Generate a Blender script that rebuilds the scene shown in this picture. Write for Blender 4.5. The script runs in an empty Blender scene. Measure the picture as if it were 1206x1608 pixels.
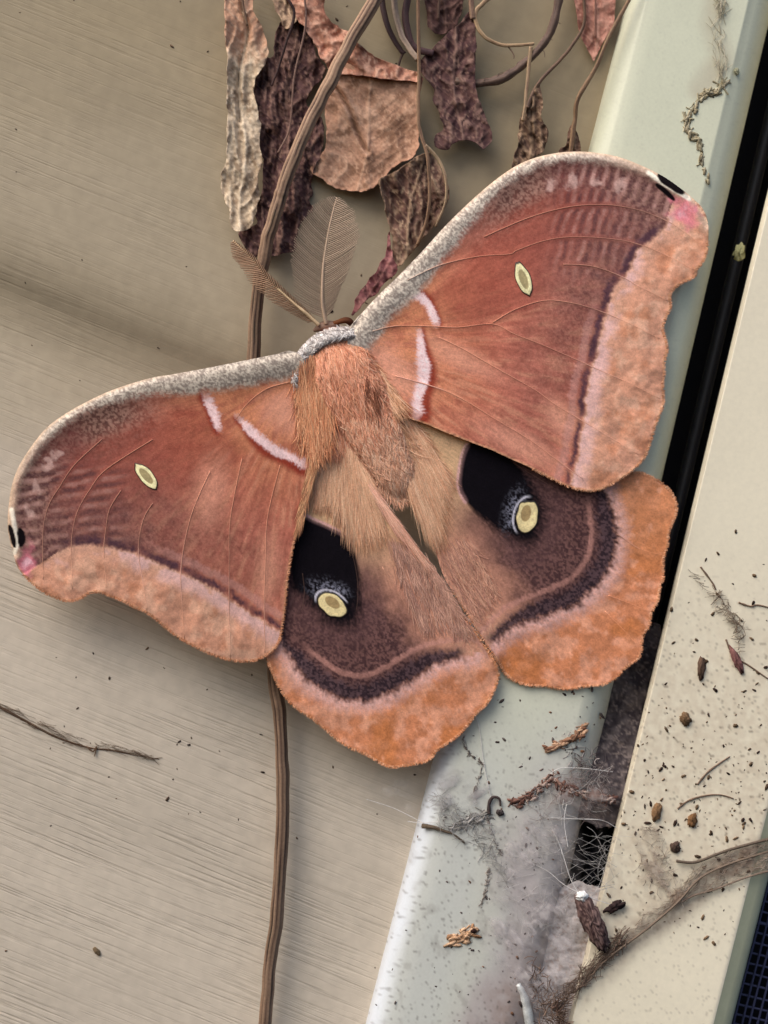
import bpy, math, random
import numpy as np
from mathutils import Vector

random.seed(7)
RNG = np.random.default_rng(11)
SC = bpy.context.scene
COL = SC.collection

# ------------------------------------------------------------------ camera, sky, sun, exposure
PXM = 0.0001          # one photo pixel is 0.1 mm in the plane of the moth
DIST = 0.30           # phone held 30 cm away
ROLL = math.radians(14.0)   # the phone was rolled; the window frame is upright
CR, SR = math.cos(ROLL), math.sin(ROLL)

def W(u, v, w):
    """right, up, toward camera (metres, rolled with the phone) -> world"""
    return (u * CR - v * SR, -w, u * SR + v * CR)

cam_d = bpy.data.cameras.new('camera')
cam = bpy.data.objects.new('camera', cam_d)
COL.objects.link(cam)
cam.location = W(0, 0, DIST)
cam.rotation_euler = (math.radians(90), -ROLL, 0)
cam_d.sensor_fit = 'HORIZONTAL'
cam_d.sensor_width = 36
cam_d.lens = DIST / (1206 * PXM) * 36
cam_d.clip_start = 0.01
cam_d.clip_end = 50
cam_d.dof.use_dof = True
cam_d.dof.focus_distance = DIST - 0.001
cam_d.dof.aperture_fstop = 25
SC.camera = cam

world = bpy.data.worlds.new('World')
SC.world = world
world.use_nodes = True
nt = world.node_tree
bg = nt.nodes['Background']
sky = nt.nodes.new('ShaderNodeTexSky')
sky.sky_type = 'NISHITA'
sky.sun_disc = False
SUN_EL, SUN_AZ = math.radians(40), math.radians(-52)   # azimuth measured from the wall's outward normal, negative = left
sky.sun_elevation = SUN_EL
sky.air_density = 1.0
sky.dust_density = 3.0
sky.ozone_density = 1.0
bg.inputs['Strength'].default_value = 0.10
nt.links.new(sky.outputs[0], bg.inputs[0])
sdir = Vector((math.sin(SUN_AZ) * math.cos(SUN_EL), -math.cos(SUN_AZ) * math.cos(SUN_EL), math.sin(SUN_EL)))
sky.sun_rotation = math.atan2(sdir.x, sdir.y)
sun_d = bpy.data.lights.new('sun', 'SUN')
sun_d.energy = 1.5
sun_d.angle = math.radians(45)
sun_d.color = (1.0, 0.97, 0.93)
sun = bpy.data.objects.new('sun', sun_d)
sun.location = sdir * 3
sun.rotation_euler = (-sdir).to_track_quat('-Z', 'Y').to_euler()
COL.objects.link(sun)

vs = SC.view_settings
vs.view_transform = 'Standard'
vs.look = 'None'
vs.gamma = 1
vs.use_curve_mapping = False
vs.exposure = 0.66

# ------------------------------------------------------------------ small maths
def Pn(x, y, w_mm):
    """photo pixel arrays + height above the moth plane (mm) -> world coordinates (n,3)"""
    x = np.asarray(x, float); y = np.asarray(y, float); w = np.asarray(w_mm, float) * 0.001
    k = (DIST - w) / DIST
    u = (x - 603) * PXM * k
    v = (804 - y) * PXM * k
    w = w + 0 * u
    return np.stack([u * CR - v * SR, -w, u * SR + v * CR], -1)

GAIN = 1.12
def lin(c):
    c = np.asarray(c, float) / 255.0
    l = np.where(c <= 0.04045, c / 12.92, ((c + 0.055) / 1.055) ** 2.4)
    return l * GAIN

def h2(ix, iy, seed):
    n = (ix.astype(np.int64) * 374761393 + iy.astype(np.int64) * 668265263 + seed * 1442695041) & 0xFFFFFFFF
    n = ((n ^ (n >> 13)) * 1274126177) & 0xFFFFFFFF
    n = n ^ (n >> 16)
    return (n & 0xFFFFFF) / float(0xFFFFFF)

def vn(x, y, seed=0):
    x = np.asarray(x, float); y = np.asarray(y, float)
    x0 = np.floor(x); y0 = np.floor(y)
    fx = x - x0; fy = y - y0
    fx = fx * fx * (3 - 2 * fx); fy = fy * fy * (3 - 2 * fy)
    a = h2(x0, y0, seed); b = h2(x0 + 1, y0, seed); c = h2(x0, y0 + 1, seed); d = h2(x0 + 1, y0 + 1, seed)
    return (a * (1 - fx) + b * fx) * (1 - fy) + (c * (1 - fx) + d * fx) * fy

def fbm(x, y, seed=0, o=4):
    s = 0; a = 0.5; t = 0
    for i in range(o):
        s = s + a * vn(x * 2 ** i, y * 2 ** i, seed + i * 17); t += a; a *= 0.5
    return s / t

def ss(a, b, x):
    t = np.clip((x - a) / (b - a), 0, 1)
    return t * t * (3 - 2 * t)

def mix(a, b, t):
    t = np.asarray(t)[..., None]
    return a * (1 - t) + b * t

def cr(pts, closed=False, n=5):
    """Catmull-Rom through the points"""
    p = np.asarray(pts, float)
    m = len(p)
    out = []
    rng = range(m) if closed else range(m - 1)
    for i in rng:
        if closed:
            a, b, c, d = p[(i - 1) % m], p[i], p[(i + 1) % m], p[(i + 2) % m]
        else:
            a, b, c, d = p[max(i - 1, 0)], p[i], p[i + 1], p[min(i + 2, m - 1)]
        for k in range(n):
            t = k / n
            out.append(0.5 * ((2 * b) + (c - a) * t + (2 * a - 5 * b + 4 * c - d) * t * t + (3 * b - a - 3 * c + d) * t ** 3))
    if not closed:
        out.append(p[-1])
    return np.array(out)

def pdist(x, y, line, closed=False):
    """distance, fraction along, signed side (positive = left-hand of travel with y down: cross>0), nearest point"""
    L = np.asarray(line, float)
    A = L if closed else L[:-1]
    B = np.roll(L, -1, 0) if closed else L[1:]
    seg = np.hypot(*(B - A).T); cum = np.concatenate([[0], np.cumsum(seg)]); tot = cum[-1] + 1e-9
    best = np.full(x.shape, 1e18); fr = np.zeros(x.shape); sd = np.zeros(x.shape)
    nx = np.zeros(x.shape); ny = np.zeros(x.shape)
    for i in range(len(A)):
        dx, dy = B[i] - A[i]
        l2 = dx * dx + dy * dy + 1e-12
        t = np.clip(((x - A[i, 0]) * dx + (y - A[i, 1]) * dy) / l2, 0, 1)
        qx = A[i, 0] + t * dx; qy = A[i, 1] + t * dy
        d = (x - qx) ** 2 + (y - qy) ** 2
        m = d < best
        best = np.where(m, d, best)
        fr = np.where(m, (cum[i] + t * seg[i]) / tot, fr)
        sd = np.where(m, dx * (y - A[i, 1]) - dy * (x - A[i, 0]), sd)
        nx = np.where(m, qx, nx); ny = np.where(m, qy, ny)
    return np.sqrt(best), fr, np.sign(sd), nx, ny

def inside(x, y, poly):
    P = np.asarray(poly, float); Q = np.roll(P, -1, 0)
    r = np.zeros(x.shape, bool)
    for (x0, y0), (x1, y1) in zip(P, Q):
        if y0 == y1: continue
        c = ((y0 > y) != (y1 > y)) & (x < (x1 - x0) * (y - y0) / (y1 - y0) + x0)
        r ^= c
    return r

def sheet(poly, pitch):
    """grid clipped and snapped to an outline: px xs, ys, quad faces"""
    poly = np.asarray(poly, float)
    x0, y0 = poly.min(0) - pitch; x1, y1 = poly.max(0) + pitch
    gx = np.arange(x0, x1 + pitch, pitch); gy = np.arange(y0, y1 + pitch, pitch)
    X, Y = np.meshgrid(gx, gy)
    ins = inside(X, Y, poly)
    cell = ins[:-1, :-1] | ins[1:, :-1] | ins[:-1, 1:] | ins[1:, 1:]
    use = np.zeros(X.shape, bool)
    use[:-1, :-1] |= cell; use[1:, :-1] |= cell; use[:-1, 1:] |= cell; use[1:, 1:] |= cell
    snap = use & ~ins
    _, _, _, nx, ny = pdist(X[snap], Y[snap], poly, True)
    X[snap] = nx; Y[snap] = ny
    idx = np.full(X.shape, -1); idx[use] = np.arange(use.sum())
    j, i = np.nonzero(cell)
    f = np.stack([idx[j, i], idx[j + 1, i], idx[j + 1, i + 1], idx[j, i + 1]], -1)
    return X[use], Y[use], f

# ------------------------------------------------------------------ materials
MATS = {}
def mat(name, rough=0.7, bump=0.0, bscale=3000, spec=0.3, sheen=0.0, base=None, stretch=None, detail=4, var=0.13):
    if name in MATS: return MATS[name]
    m = bpy.data.materials.new(name); m.use_nodes = True
    n = m.node_tree.nodes; l = m.node_tree.links
    b = n['Principled BSDF']
    b.inputs['Roughness'].default_value = rough
    b.inputs['Specular IOR Level'].default_value = spec
    if sheen:
        b.inputs['Sheen Weight'].default_value = sheen
        b.inputs['Sheen Roughness'].default_value = 0.5
    tc = n.new('ShaderNodeTexCoord')
    no = n.new('ShaderNodeTexNoise'); no.inputs['Scale'].default_value = bscale; no.inputs['Detail'].default_value = detail
    l.new(tc.outputs['Object'], no.inputs['Vector'])
    mx = n.new('ShaderNodeMix'); mx.data_type = 'RGBA'; mx.blend_type = 'MULTIPLY'; mx.inputs[0].default_value = 1
    if base is None:
        at = n.new('ShaderNodeAttribute'); at.attribute_name = 'Col'
        l.new(at.outputs['Color'], mx.inputs[6])
    else:
        r = lin(base); mx.inputs[6].default_value = (r[0], r[1], r[2], 1)
    mr = n.new('ShaderNodeMapRange')
    mr.inputs['From Min'].default_value = 0.3; mr.inputs['From Max'].default_value = 0.7
    mr.inputs['To Min'].default_value = 1 - var; mr.inputs['To Max'].default_value = 1 + var
    l.new(no.outputs['Fac'], mr.inputs['Value'])
    l.new(mr.outputs[0], mx.inputs[7])
    l.new(mx.outputs[2], b.inputs['Base Color'])
    if bump:
        bp = n.new('ShaderNodeBump'); bp.inputs['Strength'].default_value = bump
        bp.inputs['Distance'].default_value = 0.0002
        l.new(no.outputs['Fac'], bp.inputs['Height']); l.new(bp.outputs[0], b.inputs['Normal'])
    MATS[name] = m
    return m

M_WING = mat('wing_scales', 0.8, 0.3, 4200, 0.08)
M_FUR = mat('moth_fur', 0.8, 0, 4000, 0.08)
M_EYE = mat('eyespot_window', 0.45, 0.2, 4000, 0.35)
M_VEIN = mat('wing_vein', 0.7, 0, 4000, 0.2)
M_LEAF = mat('dead_leaf', 0.8, 0.45, 2600, 0.12, 0, None, None, 8)
M_STEM = mat('dry_stem', 0.6, 0.4, 2500, 0.3)
M_TRIM = mat('painted_trim', 0.36, 0.03, 2500, 0.5, var=0.03)
M_CREAM = mat('cream_paint', 0.5, 0.04, 1500, 0.35, var=0.03)
M_DIRT = mat('dirt_crumbs', 0.9, 0.4, 3000, 0.1)
M_WEB = mat('web_silk', 0.7, 0, 3000, 0.3)
M_DARK = mat('near_black', 0.7, 0.2, 1500, 0.2, base=(13, 13, 20))  # near-black base for the channel back and the screen backing
M_WIRE = mat('screen_wire', 0.5, 0, 2000, 0.4, base=(62, 64, 92))

# siding: embossed wood grain along the board
def siding_mat():
    m = bpy.data.materials.new('siding_vinyl'); m.use_nodes = True
    n = m.node_tree.nodes; l = m.node_tree.links
    b = n['Principled BSDF']; b.inputs['Roughness'].default_value = 0.5; b.inputs['Specular IOR Level'].default_value = 0.35
    at = n.new('ShaderNodeAttribute'); at.attribute_name = 'board'      # along, across (mm), grain strength
    sx = n.new('ShaderNodeSeparateXYZ'); l.new(at.outputs['Vector'], sx.inputs[0])
    def noise(ax, ay, sc, det, dist=0.0, seed=0):
        cx = n.new('ShaderNodeCombineXYZ')
        m1 = n.new('ShaderNodeMath'); m1.operation = 'MULTIPLY'; m1.inputs[1].default_value = ax; l.new(sx.outputs[0], m1.inputs[0])
        m2 = n.new('ShaderNodeMath'); m2.operation = 'MULTIPLY'; m2.inputs[1].default_value = ay; l.new(sx.outputs[1], m2.inputs[0])
        l.new(m1.outputs[0], cx.inputs[0]); l.new(m2.outputs[0], cx.inputs[1]); cx.inputs[2].default_value = seed
        t = n.new('ShaderNodeTexNoise'); t.inputs['Scale'].default_value = sc; t.inputs['Detail'].default_value = det
        t.inputs['Distortion'].default_value = dist
        l.new(cx.outputs[0], t.inputs['Vector']); return t.outputs['Fac']
    def rng(v, a, c, d, e):
        r = n.new('ShaderNodeMapRange'); r.inputs[1].default_value = a; r.inputs[2].default_value = c
        r.inputs[3].default_value = d; r.inputs[4].default_value = e; l.new(v, r.inputs[0]); return r.outputs[0]
    def mul(a, c):
        r = n.new('ShaderNodeMath'); r.operation = 'MULTIPLY'
        l.new(a, r.inputs[0])
        if isinstance(c, (int, float)): r.inputs[1].default_value = c
        else: l.new(c, r.inputs[1])
        return r.outputs[0]
    g1 = rng(noise(0.045, 1.5, 1.0, 3, 0.06), 0.55, 0.66, 0, 1)       # thin long grooves
    g2 = rng(noise(0.07, 3.2, 1.0, 2, 0.06, 5.0), 0.56, 0.68, 0, 1)
    gm = n.new('ShaderNodeMath'); gm.operation = 'MAXIMUM'; l.new(g1, gm.inputs[0]); l.new(g2, gm.inputs[1])
    msk = mul(rng(noise(0.03, 0.06, 1.0, 3, 0, 9.0), 0.38, 0.62, 0.25, 1.0), sx.outputs[2])
    gr = mul(gm.outputs[0], msk)
    spk = rng(noise(0.5, 0.5, 1.0, 4, 0, 3.0), 0.3, 0.7, 0.93, 1.06)
    blot = noise(0.035, 0.05, 1.0, 4, 0.3, 2.0)
    rampm = n.new('ShaderNodeMix'); rampm.data_type = 'RGBA'
    rampm.blend_type = 'MULTIPLY'; rampm.inputs[0].default_value = 1
    ca = n.new('ShaderNodeAttribute'); ca.attribute_name = 'Col'
    l.new(ca.outputs['Color'], rampm.inputs[6]); l.new(rng(blot, 0.3, 0.7, 0.93, 1.07), rampm.inputs[7])
    dk = n.new('ShaderNodeMix'); dk.data_type = 'RGBA'; dk.inputs[7].default_value = (*lin((112, 98, 78)), 1)
    l.new(mul(gr, 0.20), dk.inputs[0]); l.new(rampm.outputs[2], dk.inputs[6])  # groove dirt, plus groove shade painted in where the bump is weak
    mu = n.new('ShaderNodeMix'); mu.data_type = 'RGBA'; mu.blend_type = 'MULTIPLY'; mu.inputs[0].default_value = 1
    l.new(dk.outputs[2], mu.inputs[6]); l.new(spk, mu.inputs[7])
    l.new(mu.outputs[2], b.inputs['Base Color'])
    bp = n.new('ShaderNodeBump'); bp.inputs['Strength'].default_value = 0.5; bp.inputs['Distance'].default_value = 0.00025
    bp.invert = True
    l.new(gr, bp.inputs['Height']); l.new(bp.outputs[0], b.inputs['Normal'])
    return m
M_SIDING = siding_mat()

# ------------------------------------------------------------------ object helpers
ORG = {}
def empty(name, loc, label, cat, group=None):
    o = bpy.data.objects.new(name, None); COL.objects.link(o)
    o.empty_display_size = 0.005
    o.location = loc; ORG[o.name] = np.array(loc, float)
    o['label'] = label; o['category'] = cat
    if group: o['group'] = group
    return o

def mk(name, v, f, m, parent=None, col=None, label=None, cat=None, group=None, kind=None, smooth=True, thick=0, attrs=None):
    v = np.asarray(v, float).reshape(-1, 3)
    o3 = v.mean(0)
    me = bpy.data.meshes.new(name)
    me.from_pydata((v - o3).tolist(), [], f if isinstance(f, list) else f.tolist())
    if smooth: me.polygons.foreach_set('use_smooth', np.ones(len(me.polygons), bool))
    if col is not None:
        col = np.asarray(col, float)
        if col.ndim == 1: col = np.tile(col, (len(v), 1))
        a = me.color_attributes.new('Col', 'FLOAT_COLOR', 'POINT')
        a.data.foreach_set('color', np.concatenate([np.clip(col, 0, 1), np.ones((len(v), 1))], 1).astype(np.float32).ravel())
    for k, val in (attrs or {}).items():
        a = me.attributes.new(k, 'FLOAT_VECTOR', 'POINT'); a.data.foreach_set('vector', np.asarray(val, np.float32).ravel())
    me.materials.append(m); me.update()
    o = bpy.data.objects.new(name, me); COL.objects.link(o)
    ORG[o.name] = o3
    if parent is not None:
        o.parent = parent; o.location = o3 - ORG[parent.name]
    else:
        o.location = o3
    if label: o['label'] = label
    if cat: o['category'] = cat
    if group: o['group'] = group
    if kind: o['kind'] = kind
    if thick:
        s = o.modifiers.new('thickness', 'SOLIDIFY'); s.thickness = thick * 0.001; s.offset = -1
    return o

def tube_geo(path3, rad, sides=8, ridge=0, cap=True):
    """path3 world (n,3); rad (n,) metres; returns verts, faces, (ring index, angle index)"""
    p = np.asarray(path3, float); n = len(p); rad = np.broadcast_to(np.asarray(rad, float), (n,))
    t = np.gradient(p, axis=0); t /= np.linalg.norm(t, axis=1)[:, None] + 1e-12
    up = np.array([0, -1.0, 0]); V = []
    for i in range(n):
        a = np.cross(t[i], up); na = np.linalg.norm(a)
        a = a / na if na > 1e-6 else np.array([1.0, 0, 0])
        b = np.cross(a, t[i])
        for k in range(sides):
            th = 2 * math.pi * k / sides
            r = rad[i] * (1 + (ridge if k % 2 else -ridge))
            V.append(p[i] + r * (math.cos(th) * a + math.sin(th) * b))
    F = []
    for i in range(n - 1):
        for k in range(sides):
            k2 = (k + 1) % sides
            F.append((i * sides + k, i * sides + k2, (i + 1) * sides + k2, (i + 1) * sides + k))
    if cap:
        F.append(tuple(range(sides))[::-1]); F.append(tuple((n - 1) * sides + k for k in range(sides)))
    return np.array(V), F

def join(parts):
    V = []; F = []; C = []; o = 0
    for v, f, c in parts:
        V.append(v); F += [tuple(int(i) + o for i in q) for q in f]
        C.append(np.tile(c, (len(v), 1)) if np.ndim(c) == 1 else c); o += len(v)
    return np.concatenate(V), F, np.concatenate(C)

def pxpath(pts, w, n=6):
    p = cr(pts, False, n)
    if np.ndim(w): ww = np.interp(np.linspace(0, 1, len(p)), np.linspace(0, 1, len(w)), w)
    else: ww = np.full(len(p), float(w))
    return p, Pn(p[:, 0], p[:, 1], ww)

# ------------------------------------------------------------------ setting heights (mm toward camera)
W_SIDE, W_TRIM, W_CREAM = -9.0, -2.6, -3.2
GA = math.radians(22.0)                     # boards run down to the right in the photo
ga = (math.cos(GA), math.sin(GA)); gc = (-math.sin(GA), math.cos(GA))   # along, across(down)
T0 = 470 * gc[1]                            # valley line passes through photo (0,470)

def siding_w(t):
    """height of the boards (mm) at distance t px below the valley line"""
    prof_t = [-1900, -1000, -440, -180, -100, -52, -8, 40, 100, 180, 340, 560, 640, 720, 800, 1100, 1600, 2300]
    prof_w = [1.0, .9, .9, 1.3, 1.2, .35, -1.4, -2.2, -1.9, -1.1, -.3, .60, .55, .12, .02, .45, .6, .6]
    c = cr(np.stack([prof_t, prof_w], -1), False, 12)
    return W_SIDE + np.interp(t, c[:, 0], c[:, 1])

def trim_left(y): return 985 - 0.255 * y
def trim_right(y): return 1206 - 0.2345 * (y - 40)
def cream_left(y): return 1206 - 0.24 * (y - 298)
def cream_right(y): return 1198 - 0.2533 * (y - 1306)

# ------------------------------------------------------------------ house wall
wall = empty('house_wall', Pn(200, 1100, W_SIDE), 'tan wood-grain siding wall behind the moth and the dead vine', 'wall')
def siding_panel(t0, t1, step):
    ts = np.arange(t0, t1 + 0.1, step)
    xs = np.arange(-900, 2000, 40.0)
    A, T = np.meshgrid(xs, ts)
    X = A * ga[0] + (T + T0) * gc[0]; Y = A * ga[1] + (T + T0) * gc[1]
    w = siding_w(T) + 0.10 * (fbm(A / 170, T / 60, 3) - .5)
    v = Pn(X, Y, w).reshape(-1, 3)
    ny, nx = A.shape
    i, j = np.meshgrid(np.arange(nx - 1), np.arange(ny - 1))
    q = (j * nx + i).ravel()
    f = np.stack([q, q + nx, q + nx + 1, q + 1], -1)
    xr = X.ravel()[q]; yr = Y.ravel()[q]
    f = f[xr < trim_left(yr) + 60]
    g = np.clip(0.22 + 0.58 * ss(300, 1500, Y) - 0.30 * ss(250, 700, X) + .15 * ss(300, 0, X), 0.08, 1.0)
    at = np.stack([A * 0.1, T * 0.1, g], -1).reshape(-1, 3)
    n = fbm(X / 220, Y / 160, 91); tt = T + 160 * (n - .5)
    c = mix(np.tile(lin((145, 130, 104)), (A.size, 1)).reshape(*A.shape, 3), lin((159, 145, 123)), ss(-560, -120, tt))  # weathered tone, darker upward: overhead shade painted into the board colour
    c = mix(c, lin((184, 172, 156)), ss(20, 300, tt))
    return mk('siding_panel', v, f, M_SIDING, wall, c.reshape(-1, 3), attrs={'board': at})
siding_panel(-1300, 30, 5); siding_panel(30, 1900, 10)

# ------------------------------------------------------------------ pale green trim
tr = empty('window_trim', Pn(700, 1400, W_SIDE), 'pale green rounded trim strip next to the siding', 'trim')
def sweep(y0, y1, ystep, stations, left, right, colf, name, m, parent, wn=0.0):
    """stations: (fraction across, offset px, height mm)"""
    ys = np.arange(y0, y1 + 1, ystep)
    S = np.array(stations, float)
    L = left(ys)[:, None]; R = right(ys)[:, None]
    X = L + (R - L) * S[None, :, 0] + S[None, :, 1]
    Y = np.repeat(ys[:, None], len(S), 1)
    Wm = np.repeat(S[None, :, 2], len(ys), 0)
    if wn: Wm = Wm + wn * (fbm(X / 90, Y / 150, 5) - .5)
    v = Pn(X, Y, Wm).reshape(-1, 3)
    ny, nx = X.shape
    i, j = np.meshgrid(np.arange(nx - 1), np.arange(ny - 1))
    q = (j * nx + i).ravel()
    f = np.stack([q, q + nx, q + nx + 1, q + 1], -1)
    return mk(name, v, f, m, parent, colf(X.ravel(), Y.ravel()))

def trim_col(x, y):
    fr = (x - trim_left(y)) / (trim_right(y) - trim_left(y))
    c = np.tile(lin((201, 202, 179)), (len(x), 1))
    c = mix(c, lin((186, 187, 180)), ss(950, 1300, y) * ss(.75, .35, fr))
    c = mix(c, lin((180, 180, 175)), ss(950, 1300, y) * ss(.35, .75, fr))
    c = mix(c, lin((206, 211, 218)), ss(.16, .02, fr + .03 * (fbm(x / 30, y / 60, 40) - .5)) * ss(.35, 1, y / 1000))  # bluish white left edge: highlight on the rounding painted into the colour
    n = fbm(x / 45, y / 60, 41); n2 = fbm(x / 9, y / 9, 43); n3 = fbm(x / 3.2, y / 3.2, 47, 2)
    # grey mauve grime under the web, right-hand lower part
    g = ss(1120, 1420, y) * ss(.38, .85, fr + .35 * (n - .5)) * (0.35 + .8 * n)
    c = mix(c, lin((166, 156, 156)), np.clip(g, 0, .75))
    g2 = ss(1420, 1600, y) * ss(.55, .95, fr + .3 * (n - .5))
    c = mix(c, lin((132, 114, 106)), np.clip(g2 * (.2 + n2), 0, .8))
    # scuffs and streaks
    sc = ss(.64, .80, fbm(x / 14, y / 22, 51)) * (.04 + .5 * ss(1080, 1300, y))
    c = mix(c, lin((120, 114, 108)), np.clip(sc * .6, 0, .6))
    sp = ss(.76, .86, n3) * (.08 + .5 * ss(1050, 1300, y))
    c = mix(c, lin((95, 88, 84)), np.clip(sp, 0, .7))
    # faint drip stain near the top
    d, _, _, _, _ = pdist(x, y, [(1130, -40), (1118, 40), (1135, 90), (1100, 140)])
    c = mix(c, lin((172, 160, 138)), .55 * ss(30, 4, d) * (.4 + n))
    return c * (0.97 + .06 * n)[:, None]
st = [(0, -2, -10.5), (0, -1, -8.6), (0, 0, -7.4), (0, 2, -6.3), (0, 5, -5.3), (0, 9, -4.5), (0, 15, -3.8), (0, 22, -3.3), (0, 28, -2.98)]
for k in range(60):
    f = .13 + .70 * k / 59
    st.append((f, 0, W_TRIM - .26 * max(0, 1 - k / 9) ** 2 + .06 * math.sin(math.pi * k / 59)))
st += [(1, -38, -2.75), (1, -28, -3.1), (1, -19, -3.7), (1, -12, -4.6), (1, -6, -5.8), (1, -2, -7.2), (1, 0, -9), (1, 0, -26)]
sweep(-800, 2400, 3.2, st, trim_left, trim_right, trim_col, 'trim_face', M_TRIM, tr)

# dark channel between trim and cream frame
ch = [( -.1, 0, -24), (.5, 0, -24), (1.1, 0, -24)]
gap = sweep(-800, 2400, 40, ch, trim_right, cream_left, lambda x, y: np.tile(lin((12, 12, 20)), (len(x), 1)), 'window_channel', M_DARK, None)
gap['label'] = 'black recessed channel between the green trim and the cream frame'; gap['category'] = 'channel'

for off, ww, rr in ((.62, -18, .0011),):
    ys = np.arange(-800, 2401, 100.0); xs = trim_right(ys) + off * (cream_left(ys) - trim_right(ys))
    V, F = tube_geo(Pn(xs, ys, np.full(len(ys), float(ww))), rr, 8)
    mk('gasket', V, F, mat('gasket_rubber', .45, 0, 1500, .4, base=(15, 17, 29)), gap)

# ------------------------------------------------------------------ cream window frame
fr_ = empty('window_frame', Pn(1060, 1500, W_CREAM), 'cream painted window frame board spattered with dirt', 'window frame')
def cream_col(x, y):
    c = np.tile(lin((217, 208, 186)), (len(x), 1))
    n = fbm(x / 60, y / 80, 61); n2 = fbm(x / 7, y / 7, 63, 3); n3 = fbm(x / 2.8, y / 2.8, 67, 2)
    d, _, s, _, _ = pdist(x, y, [(930, 1545), (985, 1480), (1060, 1430), (1130, 1370), (1230, 1320)])
    g = ss(830, 1150, y) * (s < 0)
    c = mix(c, lin((188, 172, 150)), np.clip(g * (n2 * .9 - .1) , 0, .75))
    c = mix(c, lin((128, 112, 100)), np.clip(ss(34, 4, d) * (.25 + .8 * n2) * ss(905, 1000, x), 0, .75))
    sp = ss(.72, .82, n3) * (.03 + .62 * ss(830, 1100, y) * np.where(s < 0, 1, .45))
    c = mix(c, lin((105, 90, 76)), np.clip(sp, 0, .75))
    return c * (.97 + .06 * n)[:, None]
st = [(0, 0, -26), (0, 0, -5), (0, 1, -4.2), (0, 3, -3.6), (0, 6, -3.25)] + [(.02 + .955 * k / 66, 0, W_CREAM) for k in range(67)] + \
     [(1, -3, -3.25), (1, -1, -3.35)]
def cream_r2(y): return cream_right(y)
sweep(-800, 2400, 3.2, st, cream_left, cream_r2, cream_col, 'frame_face', M_CREAM, fr_)
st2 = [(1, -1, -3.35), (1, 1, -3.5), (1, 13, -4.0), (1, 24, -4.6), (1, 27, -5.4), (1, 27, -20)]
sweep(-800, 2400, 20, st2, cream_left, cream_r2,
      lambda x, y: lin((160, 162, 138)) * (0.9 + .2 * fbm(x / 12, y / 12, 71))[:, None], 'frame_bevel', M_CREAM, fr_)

# insect screen in the lower right corner
scr = empty('insect_screen', Pn(1190, 1580, -14), 'dark blue-grey insect screen mesh beside the cream frame', 'screen')
parts = []
ax = np.array([-.2533, 1.0]); ax /= np.linalg.norm(ax); cx = np.array([ax[1], -ax[0]])
for k in range(46):
    o = np.array([1205.0, 1330]) + cx * (k * 12.2 - 20)
    pts = [o + ax * s + cx * random.uniform(-1.1, 1.1) for s in np.arange(-500, 900, 90)]
    p = cr(pts, False, 2)
    parts.append((*tube_geo(Pn(p[:, 0], p[:, 1], np.full(len(p), -13.0)), 0.00019, 5, cap=False), lin((60, 62, 92))))
for k in range(80):
    o = np.array([1205.0, 1330]) + ax * (k * 16.5 - 460)
    pts = [o + cx * s + ax * random.uniform(-1.2, 1.2) for s in np.arange(-40, 560, 60)]
    p = cr(pts, False, 2)
    r = 0.00034 if k == 35 else 0.00019
    parts.append((*tube_geo(Pn(p[:, 0], p[:, 1], np.full(len(p), -13.25)), r, 5, cap=False), lin((60, 62, 92))))
v, f, c = join(parts)
mk('wire_mesh', v, f, M_WIRE, scr, kind='stuff')
q = Pn([1090, 1800, 1800, 1090], [900, 900, 2400, 2400], [-24] * 4)
mk('dark_backing', q, [(0, 3, 2, 1)], M_DARK, scr, smooth=False)


# ------------------------------------------------------------------ the moth
moth = empty('moth', Pn(545, 620, 0), 'large orange-brown moth with eyespot wings spread over the siding and trim', 'moth')

def streak(x, y, bx, by, seed):
    r = np.hypot(x - bx, y - by); th = np.arctan2(y - by, x - bx)
    wob = .035 * (fbm(x / 26, y / 26, seed + 8) - .5)
    a = vn(r / 13, (th + wob) * 330 / 3.2, seed); b = vn(r / 9, (th - wob) * 420 / 3.0, seed + 3); c = vn(x / 2.6, y / 2.6, seed + 5)
    return np.clip(.5 + 1.5 * ((a + b + c) / 3 - .5), 0, 1)

def ell(x, y, cx, cy, a, b, ang):
    t = math.radians(ang); dx = x - cx; dy = y - cy
    u = dx * math.cos(t) + dy * math.sin(t); v = -dx * math.sin(t) + dy * math.cos(t)
    return np.hypot(u / a, v / b)

class Wing: pass

# ---- fore wings
RF = Wing()
RF.base = (552, 535); RF.out = cr([
 (546, 530), (552, 512), (575, 484), (600, 458), (625, 434), (660, 398), (700, 354), (740, 315), (780, 281), (815, 258), (850, 245),
 (890, 238.5), (930, 239), (970, 246), (1005, 259), (1040, 276), (1065, 293), (1085, 309), (1103, 328), (1112, 352), (1112, 382),
 (1108, 402), (1102, 414), (1094, 424), (1092, 433), (1078, 441), (1066, 447), (1057, 456), (1052, 466), (1054, 480), (1047, 497), (1041, 515),
 (1046, 533), (1048, 552), (1043, 568), (1044, 588), (1041, 606), (1043, 628), (1037, 650), (1028, 673), (1022, 696), (1012, 719), (995, 737),
 (974, 752), (953, 765), (930, 771), (908, 768), (887, 762), (855, 746), (825, 731), (798, 719), (770, 706), (743, 696), (704, 681), (671, 667),
 (641, 657), (618, 648), (600, 626), (582, 602), (562, 580), (549, 552)], True, 4)
RF.costa = cr([(548, 524), (575, 484), (625, 434), (660, 398), (700, 354), (740, 315), (780, 281), (815, 258), (850, 245), (890, 238.5), (930, 239), (970, 246), (1005, 259), (1040, 276), (1085, 309), (1112, 352)], False, 4)
RF.pm = cr([(1046, 345), (1040, 357), (1019, 377), (999, 394), (984, 423), (963, 450), (953, 477), (945, 505), (938, 534), (932, 566), (923, 596), (917, 626), (918, 650), (909, 686), (907, 707), (901, 728), (895, 756), (892, 790)], False, 4)
RF.pms = -1
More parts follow.
